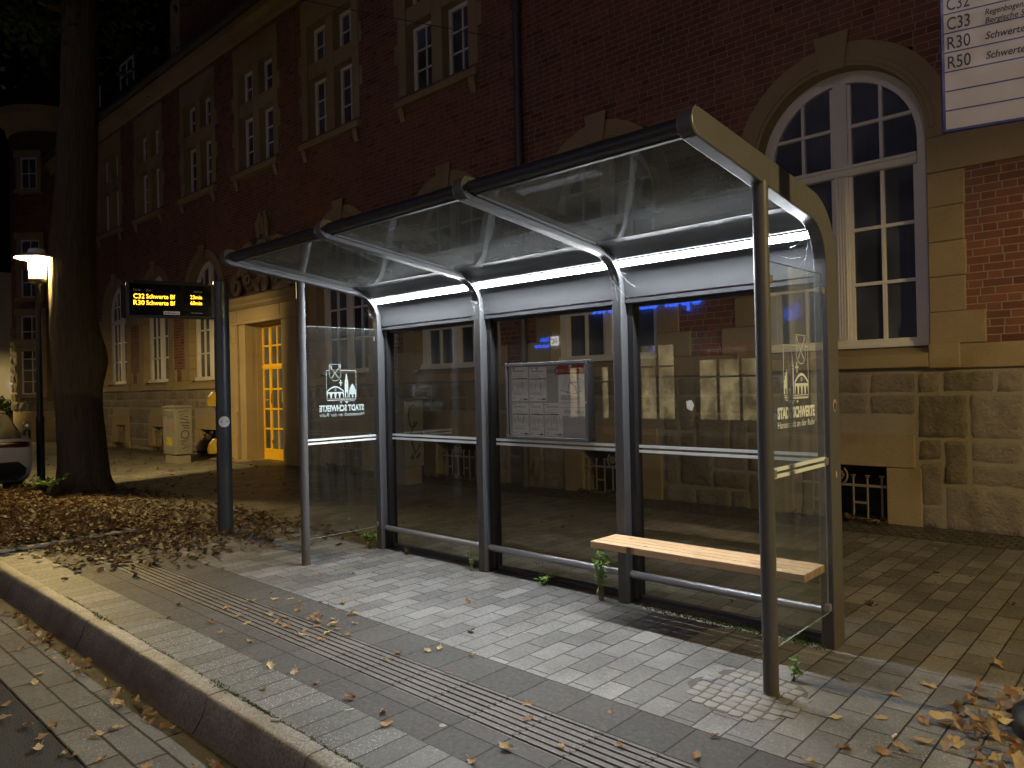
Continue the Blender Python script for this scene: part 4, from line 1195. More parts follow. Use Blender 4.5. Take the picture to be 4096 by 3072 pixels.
# =================================================================== departure display on its mast
DPX, DPY = -2.12, -.59
dd = thing('departure_display', 'dark mast carrying a flag shaped departure board with amber bus times', 'departure board', (DPX, DPY, 0))
mb = MB(); mb.lathe([(.082, -.05), (.082, 2.78), (.07, 2.79), (0, 2.79)], (DPX, DPY), 26); mb.build('mast', M['pole_d'], dd, smooth=True, angle=40)
pA = Vector((-2.17, -.66, 0)); pB = Vector((-2.44, -1.47, 0)); dl = (pB - pA).normalized(); nl = Vector((-dl.y, dl.x, 0))   # nl faces +x
if nl.x < 0: nl = -nl
def dbox(mb, u0, u1, n0, n1, z0, z1):
    v = [pA + dl * u + nl * n + Vector((0, 0, z)) for z in (z0, z1) for n in (n0, n1) for u in (u0, u1)]
    mb.add(v, [(0, 2, 3, 1), (4, 5, 7, 6), (0, 1, 5, 4), (2, 6, 7, 3), (0, 4, 6, 2), (1, 3, 7, 5)])
L = (pB - pA).length
mb = MB(); dbox(mb, -.06, L, -.09, .06, 2.372, 2.742); dbox(mb, .1, L - .06, -.06, .03, 2.743, 2.765)
hs = mb.build('display_housing', M['black'], dd, bevel=.008)
mb = MB(); dbox(mb, .02, L - .03, .0605, .063, 2.39, 2.725); dbox(mb, .02, L - .03, -.093, -.0905, 2.39, 2.725)
mb.build('screen', M['sheen_black'], hs)
mb = MB(); dbox(mb, L - .03, L + .05, -.12, -.09, 2.37, 2.72); mb.build('side_bracket', M['black'], hs, bevel=.004)
for side in (0, 1):
    lamp = MB(); pr = MB()
    if side == 0: Mx = frame(pB + nl * .064, -dl, (0, 0, 1))
    else: Mx = frame(pA - nl * .094, dl, (0, 0, 1))
    # readout is read from the far end to the mast on the front face
    o = .07 if side == 0 else .05
    q9 = .88 if side == 0 else 1.0
    for t, x, z, w, c in (('C32', o, 2.565, .118, .050), ('Schwerte Bf', o + .138, 2.568, .315, .046), ('23min', o + .625, 2.577, .132, .042), ('R30', o, 2.497, .118, .050), ('Schwerte Bf', o + .138, 2.500, .315, .046), ('60min', o + .625, 2.513, .132, .042)):
        text_fit(lamp, t, Mx, o + (x - o) * q9, z, w * q9, c, bold=.006)
    for t, x, z, w, c in (('Linie', o, 2.645, .075, .024), ('Ziel', o + .138, 2.642, .05, .024), ('Abfahrt', o + .66, 2.645, .1, .024), ('VKU', o + .63, 2.417, .04, .014), ('KREIS UNNA', o + .675, 2.417, .085, .014)):
        text_fit(pr, t, Mx, o + (x - o) * q9, z, w * q9, c)
    lamp.build('led_lettering', M['amber'], hs, recalc=False); pr.build('screen_print', M['dimtext'], hs, recalc=False)
mb = MB(); dbox(mb, .34, .5, .0635, .0645, 2.40, 2.436); mb.build('sticker', M['sticker'], hs)
mb = MB(); text_fit(mb, 'BORO MUND', frame(pB + nl * .0652, -dl, (0, 0, 1)), L - .49, 2.408, .14, .018, bold=.03); mb.build('sticker_print', M['ink'], hs, recalc=False)
for z0 in (1.40, .88):
    mb = MB()
    mb.prism([(-.5 * .09, z0), (.5 * .09, z0), (.5 * .09, z0 + .01)] , 'x', 0, .001) if False else None
    pts = [(.0, z0), (.085, z0), (.09, z0 + .05), (.075, z0 + .11), (.03, z0 + .165), (.0, z0 + .17)]
    u = Vector((-.3, -.95, 0)).normalized(); w = Vector((.95, -.3, 0))
    base = Vector((DPX, DPY, 0)) + u * .078
    v = [base + u * a + w * s + Vector((0, 0, z)) for s in (-.045, .045) for a, z in pts]; n = len(pts)
    mb.add(v, [list(range(n)), list(range(n, 2 * n))[::-1]] + [(i, (i + 1) % n, n + (i + 1) % n, n + i) for i in range(n)])
    mb.build('amber_unit', M['amberbox'], dd, bevel=.012)
w = Vector((.95, -.31, 0)).normalized(); sd = Vector((.31, .95, 0)).normalized()
mb = MB()
for i in range(3):
    pass
pts = []
for i in range(14):
    a = i * .4488; s_ = .06 * math.cos(a); z = 1.23 + .06 * math.sin(a); th = s_ / .0835
    pts.append(Vector((DPX, DPY, z)) + (w * math.cos(th) + sd * math.sin(th)) * .086)
cen = Vector((DPX, DPY, 1.23)) + w * .0872
mb.add([cen] + pts, [(0, 1 + i, 1 + (i + 1) % 14) for i in range(14)]); 
mb.build('round_sticker', M['sticker'], dd, recalc=False)

# =================================================================== bus stop sign
SP = Vector((5.36, -.46, 0)); sdir = Vector((-.974, -.225, 0)); sn = Vector((.225, -.974, 0))
so = Vector((5.35, -.5, 0))
bs = thing('bus_stop_sign', 'white bus line plate with blue frame on a pole with round foot', 'bus stop sign', tuple(SP))
mb = MB(); mb.lathe([(.205, -.02), (.212, .03), (.2, .085), (.17, .11), (.06, .13), (.0, .13)], (SP.x, SP.y), 32); mb.build('round_foot', M['black'], bs, smooth=True, angle=50)
mb = MB(); mb.tube([(SP.x, SP.y, .1), (SP.x, SP.y, 3.7)], .03, 16); mb.build('sign_pole', M['clip'], bs, smooth=True, angle=40)
def sbox(mb, u0, u1, n0, n1, z0, z1):
    v = [so + sdir * u + sn * n + Vector((0, 0, z)) for z in (z0, z1) for n in (n0, n1) for u in (u0, u1)]
    mb.add(v, [(0, 2, 3, 1), (4, 5, 7, 6), (0, 1, 5, 4), (2, 6, 7, 3), (0, 4, 6, 2), (1, 3, 7, 5)])
mb = MB(); sbox(mb, .0, .397, -.012, .0, 2.650, 3.6); pl = mb.build('sign_plate', M['signblue'], bs, bevel=.005)
mb = MB(); sbox(mb, .012, .381, .0005, .002, 2.664, 3.59); mb.build('plate_face', M['signwhite'], pl)
mb = MB()
for k in range(8): sbox(mb, .012, .381, .0022, .003, 2.747 + .0868 * k - .003, 2.747 + .0868 * k + .003)
mb.build('row_line', M['signblue'], pl)
Mx = frame(so + sdir * .375 + sn * .0034, -sdir, (0, 0, 1))
for t, z in (('R50', 2.934), ('R30', 3.021), ('C33', 3.108), ('C32', 3.195)):
    mb = MB(); text_fit(mb, t, Mx, .006, z, .088, .056, bold=.006); mb.build('line_number', M['ink'], pl, recalc=False)
for t, z, w_, c in (('Schwerte, Bf', 2.944, .2, .032), ('Schwerte, Bf', 3.031, .2, .032), ('Bergische Straße', 3.100, .21, .026), ('Regenbogenschule', 3.138, .21, .026), ('Schwerte, Bf', 3.215, .2, .032)):
    mb = MB(); text_fit(mb, t, Mx, .150, z, w_, c, bold=.012, shear=.22); mb.build('destination_lettering', M['ink'], pl, recalc=False)

# =================================================================== street lamps
lamp = thing('street_lamp', 'lit lantern with a flat round hat on a slim black post left of the tree', 'street lamp', (0, 0, 0), 'street lamps with flat hats')
mb = MB(); mb.lathe([(.07, -.2), (.07, .12), (.062, .16), (.062, 1.15), (.066, 1.16), (.066, 1.24), (.05, 1.27), (.042, 3.42), (.06, 3.46), (.13, 3.50), (.13, 3.535), (.0, 3.535)], n=20)
mb.build('lamp_post', M['lampblack'], lamp, smooth=True, angle=35)
mb = MB(); mb.lathe([(.125, 3.536), (.128, 3.93)], n=28); mb.f = [f for f in mb.f if len(f) == 4]; mb.mi = mb.mi[:len(mb.f)]
mb.build('glass_cylinder', M['lampglass'], lamp, smooth=True, angle=0, recalc=False)
mb = MB(); mb.lathe([(0.0, 3.865), (.04, 3.87), (.05, 3.89), (.05, 3.92), (.0, 3.93)], n=16); mb.build('lamp_mantle', M['mantle'], lamp, smooth=True, angle=0)
mb = MB(); mb.lathe([(.0, 3.935), (.14, 3.935), (.325, 3.875), (.33, 3.88), (.325, 3.89), (.14, 3.965), (.12, 4.03), (.05, 4.05), (.0, 4.05)], n=36); mb.build('lamp_hat', M['hatwhite'], lamp, smooth=True, angle=35)
mb = MB()
for k in range(3): 
    a = k * 2.094 + .5; mb.tube([(.115 * math.cos(a), .115 * math.sin(a), 3.53), (.118 * math.cos(a), .118 * math.sin(a), 3.93)], .006, 6)
mb.build('lantern_strut', M['lampblack'], lamp)
lamp.location = (-8.25, -.81, gz(-8.25))
l2 = copy_tree(lamp); l2.location = (9.6, 0.0, 0); l2['label'] = 'lit flat hatted lantern further along the pavement to the right of the bus stop sign'
l3 = copy_tree(lamp); l3.location = (1.6, -15.2, 0)
for ch_ in l3.children:
    if ch_.name.startswith('lamp_mantle'):
        ch_.material_slots[0].link = 'OBJECT'; ch_.material_slots[0].material = emit('dim_mantle_light', (1.0, .82, .52), 1300.0)
l3['label'] = 'lit flat hatted lantern on the far pavement in front of the bank'

# =================================================================== parked car
car = thing('parked_car', 'white hatchback with dark rear window parked beside the lamp post at the left edge', 'car', (-10.4, -2.0, gz(-10)))
cz = gz(-8.5)
# cross sections along x (rear at -8.15), half profile: (half width, z) rings
secs = [(-8.13, .70, .40, .60, .78, .80), (-8.20, .84, .26, .60, .86, .92), (-8.36, .89, .2, .62, .93, 1.02), (-8.7, .90, .18, .64, .95, 1.28), (-9.1, .90, .18, .64, .95, 1.42), (-9.9, .90, .18, .64, .94, 1.47), (-10.9, .90, .18, .64, .93, 1.42), (-11.5, .90, .18, .64, .92, 1.1), (-11.9, .89, .18, .64, .90, .97), (-12.3, .84, .2, .6, .8, .84), (-12.5, .7, .3, .5, .66, .7)]
yc_ = -1.93
def csec(x, hw, zb, zm, zs, zt):
    rw = hw * (.97 if zt - zs < .12 else .70)
    pts = [(hw * .8, zb), (hw * .97, zb + .05), (hw, zm), (hw * .985, zs - .02), (hw * .95, zs)]
    if zt - zs < .12: pts += [(hw * .8, zt - .01), (hw * .4, zt)]
    else: pts += [(hw * .9, zs + .03), (rw + .02, zt - .07), (rw * .8, zt - .01), (rw * .3, zt + .005)]
    while len(pts) < 9: pts.insert(-1, ((pts[-2][0] + pts[-1][0]) / 2, (pts[-2][1] + pts[-1][1]) / 2))
    full = [(yc_ + a, z) for a, z in pts] + [(yc_ - a, z) for a, z in pts[::-1]]
    return [(x, y, z + cz) for y, z in full]
mb = MB(); n = 18; v = []
for s_ in secs: v += csec(*s_)
f = []
for i in range(len(secs) - 1):
    for j in range(n): f.append((i*n + j, i*n + (j+1) % n, (i+1)*n + (j+1) % n, (i+1)*n + j))
f += [list(range(n)), [(len(secs)-1)*n + j for j in range(n)]]
mb.add(v, f); body = mb.build('body', M['carpaint'], car, smooth=True, angle=60)
sd_ = body.modifiers.new('sub', 'SUBSURF'); sd_.levels = 2; sd_.render_levels = 2
from mathutils.bvhtree import BVHTree
bpy.context.view_layer.update()
_bvh = BVHTree.FromObject(body, bpy.context.evaluated_depsgraph_get())
def on_body(y, z, lift=.006):
    h = _bvh.ray_cast(Vector((6, yc_ + y, z + cz)) - Vector(car['_o']), Vector((-1, 0, 0)))
    return h[0].x + car['_o'][0] + lift if h[0] else -8.3
def rearpanel(pts, x_of, name, mat, par, thick=.03):
    mb = MB(); n = len(pts)
    v = [(x_of(y, z), yc_ + y, z + cz) for y, z in pts] + [(x_of(y, z) - thick, yc_ + y, z + cz) for y, z in pts]
    mb.add(v, [list(range(n)), list(range(n, 2*n))[::-1]] + [(i, (i+1) % n, n + (i+1) % n, n + i) for i in range(n)])
    return mb.build(name, mat, par, bevel=.008)
xr_ = lambda y, z: -8.125 - max(0, abs(y) - .55) ** 2 * 1.6 - max(0, z - .72) ** 1.3 * .55
rearpanel([(-.70, .93), (.70, .93), (.60, 1.30), (.5, 1.34), (-.5, 1.34), (-.60, 1.30)], lambda y, z: -8.225 - (z - .93) * .98, 'rear_window', M['carglass'], body)
for sg in (-1, 1):
    cols = [(.2, .815, .875), (.32, .805, .875), (.44, .80, .88), (.54, .795, .88), (.62, .79, .88), (.68, .79, .878), (.73, .79, .875), (.77, .795, .87), (.80, .81, .86)]
    mb = MB(); v = []; n = len(cols)
    for y, za, zb in cols:
        for z in (za, (za + zb) / 2, zb): v.append((on_body(sg * y, z, .008), yc_ + sg * y, z + cz))
    mb.add(v, [(3*i + j, 3*i + 3 + j, 3*i + 4 + j, 3*i + 1 + j) for i in range(n - 1) for j in (0, 1)])
    o = mb.build('tail_light', M['redlens'], body, recalc=False, smooth=True, angle=0); so_ = o.modifiers.new('thick', 'SOLIDIFY'); so_.thickness = .012; so_.offset = 0
bp_ = rearpanel([(-.72, .36), (-.6, .28), (-.3, .30), (.3, .30), (.6, .28), (.72, .36), (.74, .46), (.62, .57), (-.62, .57), (-.74, .46)], lambda y, z: -8.085 - max(0, abs(y) - .5) ** 2 * 1.1, 'bumper_insert', M['black'], body)
rearpanel([(.34, .53), (.58, .53), (.60, .555), (.34, .555)], lambda y, z: -8.078 - max(0, abs(y) - .5) ** 2 * 1.1, 'reflector', M['redlens'], bp_, .006)
rearpanel([(-.26, .40), (.26, .40), (.26, .5), (-.26, .5)], lambda y, z: -8.07, 'number_plate', M['signwhite'], body, .01)
for x in (-8.95, -11.6):
    for y in (-2.78, -1.20):
        mb = MB(); sg = 1 if y > -2 else -1
        mb.tube([(x, y - .1, .31 + cz), (x, y + .1, .31 + cz)], .31, 28); wh = mb.build('wheel', M['tyre'], car, smooth=True, angle=40)
        mb = MB(); mb.tube([(x, y + sg * .09, .31 + cz), (x, y + sg * .112, .31 + cz)], [.2, .17], 18); mb.build('rim', M['clip'], wh, smooth=True, angle=40)
mb = MB()
for sg in (-1, 1):
    mb.add([(-8.75, yc_ + sg * .80, 1.0 + cz), (-11.2, yc_ + sg * .83, .98 + cz), (-10.8, yc_ + sg * .68, 1.36 + cz), (-9.1, yc_ + sg * .66, 1.36 + cz)], [(0, 1, 2, 3)])
mb.build('side_window', M['carglass'], body, recalc=False)
car.location.x += .3; car.location.y += .08

# =================================================================== street furniture far left
bo = thing('bollard', 'short dark bollard with a bright ball top beyond the parked car', 'bollard', (-19.8, 1.75, gz(-19.8)))
z = gz(-19.8)
mb = MB(); mb.lathe([(.1, z - .1), (.1, z + .66), (.07, z + .68)], (-19.8, 1.75), 16); mb.build('post', M['lampblack'], bo, smooth=True)
mb = MB(); mb.lathe([(.02, z + .68)] + [(.13 * math.sin(R(a)), z + .80 - .13 * math.cos(R(a))) for a in range(20, 171, 15)] + [(0, z + .93)], (-19.8, 1.75), 16); mb.build('ball_top', M['rail'], bo, smooth=True, angle=0)
mk = thing('rain_pipe_base', 'narrow box shaped white painted base of the far rain pipe with black marks', 'box', (-19.6, 2.62, gz(-19.6)))
z = gz(-19.6)  # plain box standing in for the painted base of the rain pipe
mb = MB(); mb.box(-19.75, -19.4, 2.5, 2.75, z - .05, z + .95); mb.box(-19.78, -19.37, 2.47, 2.78, z + .951, z + .99); mb.build('box_body', M['signwhite'], mk, bevel=.01)
mb = MB()
for q, t in enumerate(('A', '1', '4')): text_fit(mb, t, frame((-19.70, 2.498, z + .72 - .28 * q), (1, 0, 0), (0, 0, 1)), 0, 0, .1, .13, bold=.03)
mb.build('marking', M['ink'], mk, recalc=False)

def cabinet(name, label, x0, x1, y0, y1, z0, z1, plinth, rot):
    c = thing(name, label, 'utility cabinet', ((x0 + x1) / 2, (y0 + y1) / 2, z0))
    mb = MB(); mb.box(x0 + .03, x1 - .03, y0 + .03, y1 - .03, z0 - .1, z0 + plinth); mb.build('plinth', M['concrete'], c, bevel=.01)
    mb = MB(); mb.box(x0, x1, y0, y1, z0 + plinth + .001, z1); b = mb.build('cabinet_body', M['cabinet'], c, bevel=.012)
    mb = MB(); mb.prism([(x0 - .025, z1 + .001), (x1 + .025, z1 + .001), (x1 + .025, z1 + .03), ((x0 + x1) / 2, z1 + .055), (x0 - .025, z1 + .03)], 'y', y0 - .025, y1 + .025); mb.build('lid', M['cabinet'], c, bevel=.006)
    mb = MB(); e = .035; mb.box(x0 + e, x1 - e, y0 - .006, y0 - .0005, z0 + plinth + .05, z1 - .04); mb.build('cabinet_door', M['cabinet'], c, bevel=.003)
    c.rotation_euler.z = rot
    return c
_SZ = [0.0]
def scrawl(mb, Mx, pts, t=.016):
    """one spray stroke as a flat ribbon"""
    n = len(pts); _SZ[0] = (_SZ[0] + .00025) % .006
    P = [Vector((a, b, 0)) for a, b in pts]; v = []
    for i, p in enumerate(P):
        d = (P[min(i + 1, n - 1)] - P[max(i - 1, 0)]); d = d.normalized() if d.length > 1e-6 else Vector((1, 0, 0)); nn = Vector((-d.y, d.x, 0)) * t / 2
        zo = Vector((0, 0, _SZ[0])); v += [p + nn + zo, p - nn + zo]
    mb.add(v, [(2*i, 2*i + 1, 2*i + 3, 2*i + 2) for i in range(n - 1)], Mx)
def arcs(cx, cy, r, a0, a1, n=9, ry=None): return [(cx + r * math.cos(R(a0 + (a1 - a0) * i / n)), cy + (ry or r) * math.sin(R(a0 + (a1 - a0) * i / n))) for i in range(n + 1)]
z = gz(-11)
c1 = cabinet('utility_cabinet', 'grey street cabinet covered in graffiti standing before the wall left of the yellow door', -11.95, -11.25, 2.62, 3.0, z, z + 1.28, .2, 0)
mb = MB(); Mx = frame((-11.93, 2.6125, z + .3), (1, 0, 0), (0, 0, 1))
for q, st_ in enumerate(([(.08, .72), (.1, .9), (.2, .9), (.18, .8), (.09, .8)], [(.26, .9), (.25, .74), (.33, .74), (.35, .9)], [(.47, .88), (.39, .86), (.46, .8), (.38, .74)], [(.52, .74), (.5, .9), (.6, .86), (.52, .82), (.6, .76), (.52, .74)])): scrawl(mb, Mx, st_, .022)
mb.k = 1
for st_ in ([(.1, .66), (.12, .45), (.2, .45), (.2, .66)], [(.26, .44), (.28, .64), (.34, .55), (.27, .53)], [(.4, .44), (.44, .66), (.5, .44)], [(.42, .52), (.49, .52)], [(.55, .44), (.56, .64)], [(.64, .64), (.56, .54), (.64, .44)]): scrawl(mb, Mx, st_, .02)
mb.k = 2
for i in range(16): scrawl(mb, Mx, [(.12 + rng.uniform(0, .4), .06 + rng.uniform(0, .25)), (.2 + rng.uniform(0, .35), .06 + rng.uniform(0, .25))], .03)
mb.k = 0; Mx = frame((-11.249, 2.63, z + .3), (0, 1, 0), (0, 0, 1))
for q, st_ in enumerate(([(.06, .88), (.3, .92), (.1, .8), (.28, .76)], [(.1, .74), (.24, .7), (.3, .62), (.1, .64)], [(.12, .58), (.28, .56), (.3, .5), (.16, .52)], arcs(.2, .36, .09, 0, 360, 14), [(.1, .2), (.3, .26), (.12, .14), (.3, .08), (.14, .04)])): scrawl(mb, Mx, st_, .022)
mb.build('graffiti', [M['graffiti'], M['graffiti_r'], M['graffiti_y']], c1.children[1], recalc=False)
c2 = cabinet('utility_cabinet', 'tall pale street cabinet with a warning triangle seen through the shelter glass', -4.42, -3.50, 3.06, 3.45, 0, 1.38, .28, 0)
mb = MB(); Mx = frame((-4.4, 3.0525, .3), (1, 0, 0), (0, 0, 1))
for st_ in ([(.1, .75), (.2, .84), (.14, .7), (.24, .72)], arcs(.3, .6, .08, 20, 330, 10, .14), [(.12, .5), (.3, .4), (.16, .3), (.34, .26)], arcs(.25, .18, .1, 90, 400, 10)): scrawl(mb, Mx, st_, .03)
Mx = frame((-3.499, 3.07, .3), (0, 1, 0), (0, 0, 1))
for st_ in (arcs(.16, .8, .09, 60, 330, 10, .18), [(.2, .72), (.1, .5), (.28, .46)], [(.12, .4), (.2, .2), (.3, .34)], [(.1, .12), (.16, .2), (.14, .1)], [(.22, .12), (.3, .2)]): scrawl(mb, Mx, st_, .03)
mb.build('graffiti', M['graffiti'], c2.children[1], recalc=False)
mb = MB(); Mx = frame((-3.72, 3.0525, 1.16), (1, 0, 0), (0, 0, 1)); mb.add([(-.075, 0, 0), (.075, 0, 0), (0, .13, 0)], [(0, 1, 2)], Mx); mb.k = 1
for a, b in (((-.075, 0), (.075, 0)), ((.075, 0), (0, .13)), ((0, .13), (-.075, 0)), ((.01, .085), (-.012, .055)), ((-.012, .055), (.01, .055)), ((.01, .055), (-.006, .02))): scrawl(mb, frame((-3.72, 3.0518, 1.16), (1, 0, 0), (0, 0, 1)), [a, b], .01)
mb.build('warning_sign', [M['warn'], M['ink']], c2.children[1], recalc=False)
# pale house, glowing paper sign and bush beyond the tower
hw_ = thing('pale_house', 'pale rendered house wall with a glowing white paper sign at the far left', 'house', (-36, 2.5, gz(-36)))
mb = MB(); mb.box(-46, -35.5, 3.2, 14, -.6, 7.5); mb.build('wall', M['stucco'], hw_)
mb = MB(); mb.add([(-46.3, 3.0, 7.5), (-35.2, 3.0, 7.5), (-35.2, 8.6, 11.5), (-46.3, 8.6, 11.5)], [(0, 1, 2, 3)]); mb.build('roof', M['slate'], hw_, recalc=False)
mb = MB(); mb.box(-35.499, -35.44, 5.0, 5.25, 1.85, 2.4); mb.build('glowing_paper_sign', M['paper_glow'], hw_)  # white paper on the wall, its lit look made by its own glow
bu = MB()
for i in range(1400):
    c = Vector((rng.gauss(0, 1), rng.gauss(0, 1), rng.gauss(0, 1))); c.normalize(); c *= rng.uniform(.75, 1.0) * (1 + .2 * noise.noise(c * 2))
    p = Vector((-30.1 + c.x * 1.1, 3.4 + c.y * .8, -.2 + abs(c.z) * 1.75)); s_ = rng.uniform(.06, .12)
    a = Vector((rng.gauss(0, 1), rng.gauss(0, 1), rng.gauss(0, 1))).normalized(); b = a.orthogonal().normalized(); d = a.cross(b)
    bu.add([p - b * s_, p + d * s_ * .6, p + b * s_, p - d * s_ * .6], [(0, 1, 2, 3)])
tag(bu.build('bush', M['crown'], off=(-30.1, 3.4, -.2), recalc=False), 'rounded dark green bush at the far left behind the parked car', 'bush')

# =================================================================== tree
tr = thing('tree', 'big dark trunk with a swelling on its side, standing in leaf litter', 'tree', (-7.55, -.3, gz(-7.5)))
rv = Vector((.73, .68, 0)); fwv = Vector((-.68, .73, 0))
base = Vector((-7.89, -.28, gz(-7.6)))
ax = [(0, .03, .42), (.15, .02, .385), (.5, .0, .365), (1.0, -.03, .36), (1.7, -.08, .35), (2.6, -.12, .35), (3.4, -.13, .345), (4.2, -.12, .335), (5.2, -.03, .31), (6.4, .04, .29), (7.6, .08, .27), (9.2, .1, .22), (11, .1, .14)]
def axat(z):
    for (a, b) in zip(ax, ax[1:]):
        if z <= b[0]:
            t = (z - a[0]) / (b[0] - a[0]); return a[1] + (b[1] - a[1]) * t, a[2] + (b[2] - a[2]) * t
    return ax[-1][1], ax[-1][2]
mb = MB(); n = 96; v = []; f = []; zs = [-.15 + i * .07 for i in range(160)]
for z in zs:
    o, r = axat(max(0, z)); c = base + rv * o + Vector((0, 0, z))
    for k in range(n):
        t = 2 * math.pi * k / n; d = rv * math.cos(t) + fwv * math.sin(t)
        rr_ = r * (1 + .05 * noise.noise(Vector((math.cos(t) * 1.6, math.sin(t) * 1.6, z * .9))) + .035 * noise.noise(Vector((math.cos(t) * 5, math.sin(t) * 5, z * 1.3))) + .05 * (abs(noise.noise(Vector((math.cos(t) * 13, math.sin(t) * 13, z * 1.1 + 7)))) - .25))
        if z < .6: rr_ += (.6 - max(0, z)) ** 2 * .25 * (.5 + .5 * math.cos(5 * t + 1))
        db = Vector((t if t < math.pi else t - 2 * math.pi, (z - 2.2) / .42)); rr_ += .17 * math.exp(-(db.x / .55) ** 2 - db.y ** 2)
        db2 = Vector((t - 2.9, (z - 5.6) / .3)); rr_ += .06 * math.exp(-(db2.x / .5) ** 2 - db2.y ** 2)
        v.append(c + d * rr_)
for i in range(len(zs) - 1):
    for k in range(n): f.append((i*n + k, i*n + (k+1) % n, (i+1)*n + (k+1) % n, (i+1)*n + k))
mb.add(v, f); mb.build('trunk', M['bark'], tr, smooth=True, angle=0)
mb = MB(); cr = MB(); tips = []
tr_rng = random.Random(3)
for i in range(13):
    z = tr_rng.uniform(7.4, 10.4); o, r = axat(z); p = base + rv * o + Vector((0, 0, z)); a = tr_rng.uniform(2.4, 6.0); ln = tr_rng.uniform(2.2, 4.2)
    d = Vector((math.cos(a), math.sin(a), tr_rng.uniform(.25, .8))).normalized(); pts = [p]; q = p.copy()
    for s_ in range(6):
        d = (d + Vector((tr_rng.gauss(0, .16), tr_rng.gauss(0, .16), tr_rng.gauss(0, .1)))).normalized(); q = q + d * ln / 6; pts.append(q.copy()); tips.append(q.copy())
    mb.tube(pts, [.09 * (1 - .14 * j) for j in range(7)], 7)
mb.build('limb', M['bark'], tr, smooth=True, angle=0)
for i in range(9000):
    t = tr_rng.choice(tips); p = t + Vector((tr_rng.gauss(0, .6), tr_rng.gauss(0, .6), tr_rng.gauss(0, .45)))
    # keep the crown off the lamp-lit facade strip
    ro = (p - base).dot(rv)
    if p.z < 7.0 or ro > .6 + max(0, p.z - 8.0) * .9 or p.y > 2.0: continue
    s_ = tr_rng.uniform(.05, .1); a = Vector((tr_rng.gauss(0, 1), tr_rng.gauss(0, 1), tr_rng.gauss(.8, 1))).normalized(); b = a.orthogonal().normalized(); b = (Matrix.Rotation(tr_rng.uniform(0, 6), 3, a) @ b); d = a.cross(b)
    cr.add([p - b * s_, p - b * s_ * .2 + d * s_ * .6, p + b * s_, p - b * s_ * .2 - d * s_ * .6], [(0, 1, 2, 3)])
cr.build('crown', M['crown'], tr, recalc=False)

# =================================================================== fallen leaves
def leaf_geo(r, size, curl):
    """lobed leaf blade with a folded midrib and curled rim"""
    n = 14; v = [(0, 0, 0)]; f = []
    for i in range(n):
        t = 2 * math.pi * i / n
        rad = size * (.47 + .07 * math.cos(t) + .10 * math.cos(5 * t + r.uniform(-.3, .3)) + r.uniform(-.06, .06))
        v.append((rad * math.cos(t) * 1.15, rad * math.sin(t) * .85, 0))
    m = [(p[0] * .55, p[1] * .55, 0) for p in v[1:]]
    pts = [v[0]] + m + v[1:]
    k1, k2, k3 = r.uniform(-1, 1), r.uniform(.4, 1.4), r.uniform(0, 6)
    out = []
    for x, y, z in pts:
        d = math.hypot(x, y) / size
        z = abs(y) * .4 * k2 * curl + curl * size * d * d * (.5 + .6 * math.sin(3 * math.atan2(y, x) + k3)) + k1 * curl * x * .3
        out.append((x, y, z))
    zm = min(p[2] for p in out)
    out = [(a, b, c - zm + .001) for a, b, c in out]
    f = [(0, 1 + i, 1 + (i + 1) % n) for i in range(n)]
    f += [(1 + i, 1 + n + i, 1 + n + (i + 1) % n, 1 + (i + 1) % n) for i in range(n)]
    # stalk
    s0 = len(out); L_ = size * .5
    out += [(-size * .45, -.0015, .003), (-size * .45, .0015, .003), (-size * .45 - L_, .001, .006 + L_ * .25), (-size * .45 - L_, -.001, .006 + L_ * .25)]
    f.append((s0, s0 + 1, s0 + 2, s0 + 3))
    return out, f
lr = random.Random(21)
leaf_me = []
for i in range(9):
    v, f = leaf_geo(lr, .064, lr.uniform(.25, .9))
    me = bpy.data.meshes.new('fallen_leaf'); me.from_pydata(v, [], f); me.materials.append(M['dryleaf']); me.polygons.foreach_set('use_smooth', [True] * len(me.polygons)); leaf_me.append(me)
for ch_ in lamp.children:
    if ch_.name.startswith('lamp_mantle'):
        ch_.material_slots[0].link = 'OBJECT'; ch_.material_slots[0].material = emit('warm_mantle_light', (1.0, .72, .29), 11000.0)
l4 = copy_tree(lamp); l4.location = (-31.2, .7, gz(-31)); l4['label'] = 'lit flat hatted lantern down the street beyond the brick tower'
def leaf(x, y, z, label, group, s=None, tilt=.13):
    o = bpy.data.objects.new('fallen_leaf', lr.choice(leaf_me)); COL.objects.link(o)
    o.location = (x, y, z + gz(x)); o.rotation_euler = (lr.gauss(0, tilt), lr.gauss(0, tilt), lr.uniform(0, 6.28))
    k = s or lr.uniform(.7, 1.15); o.scale = (k, k * lr.uniform(.7, 1), k)
    tag(o, label, 'leaf', group); return o
spots = [(1.68,-1.94),(.95,-1.31),(1.07,-1.42),(1.37,-1.64),(1.71,-1.75),(1.69,-1.66),(2.34,-1.69),(2.35,-1.79),(2.45,-1.55),(2.47,-1.48),(2.71,-1.44),(2.79,-1.69),(2.35,-2.23),(2.12,-2.23),(1.94,-2.28),(2.2,-2.46),(2.9,-2.21),(3.02,-2.28),(3.6,-2.09),(3.56,-2.26),(2.65,-2.23),(2.4,-1.15),(1.94,-.74),(.4,-.99),(.57,-.76),(3.73,-1.51),(3.48,-1.82),(3.37,-1.71),(3.76,-1.92),(3.95,-1.77),(4.24,-1.63),(4.22,-1.42),(1.32,-1.43),(1.49,-1.44),(1.69,-1.53),(1.78,-1.84),(.5,-2.32),(.29,-2.1),(.9,-2.13),(1.17,-2.2),(1.47,-2.15),(.57,-2.28)]
for x, y in spots: leaf(x, y, .004, 'dry curled leaf lying loose on the grey paving before the shelter', 'loose leaves on the paving before the shelter', lr.uniform(.6, .95))
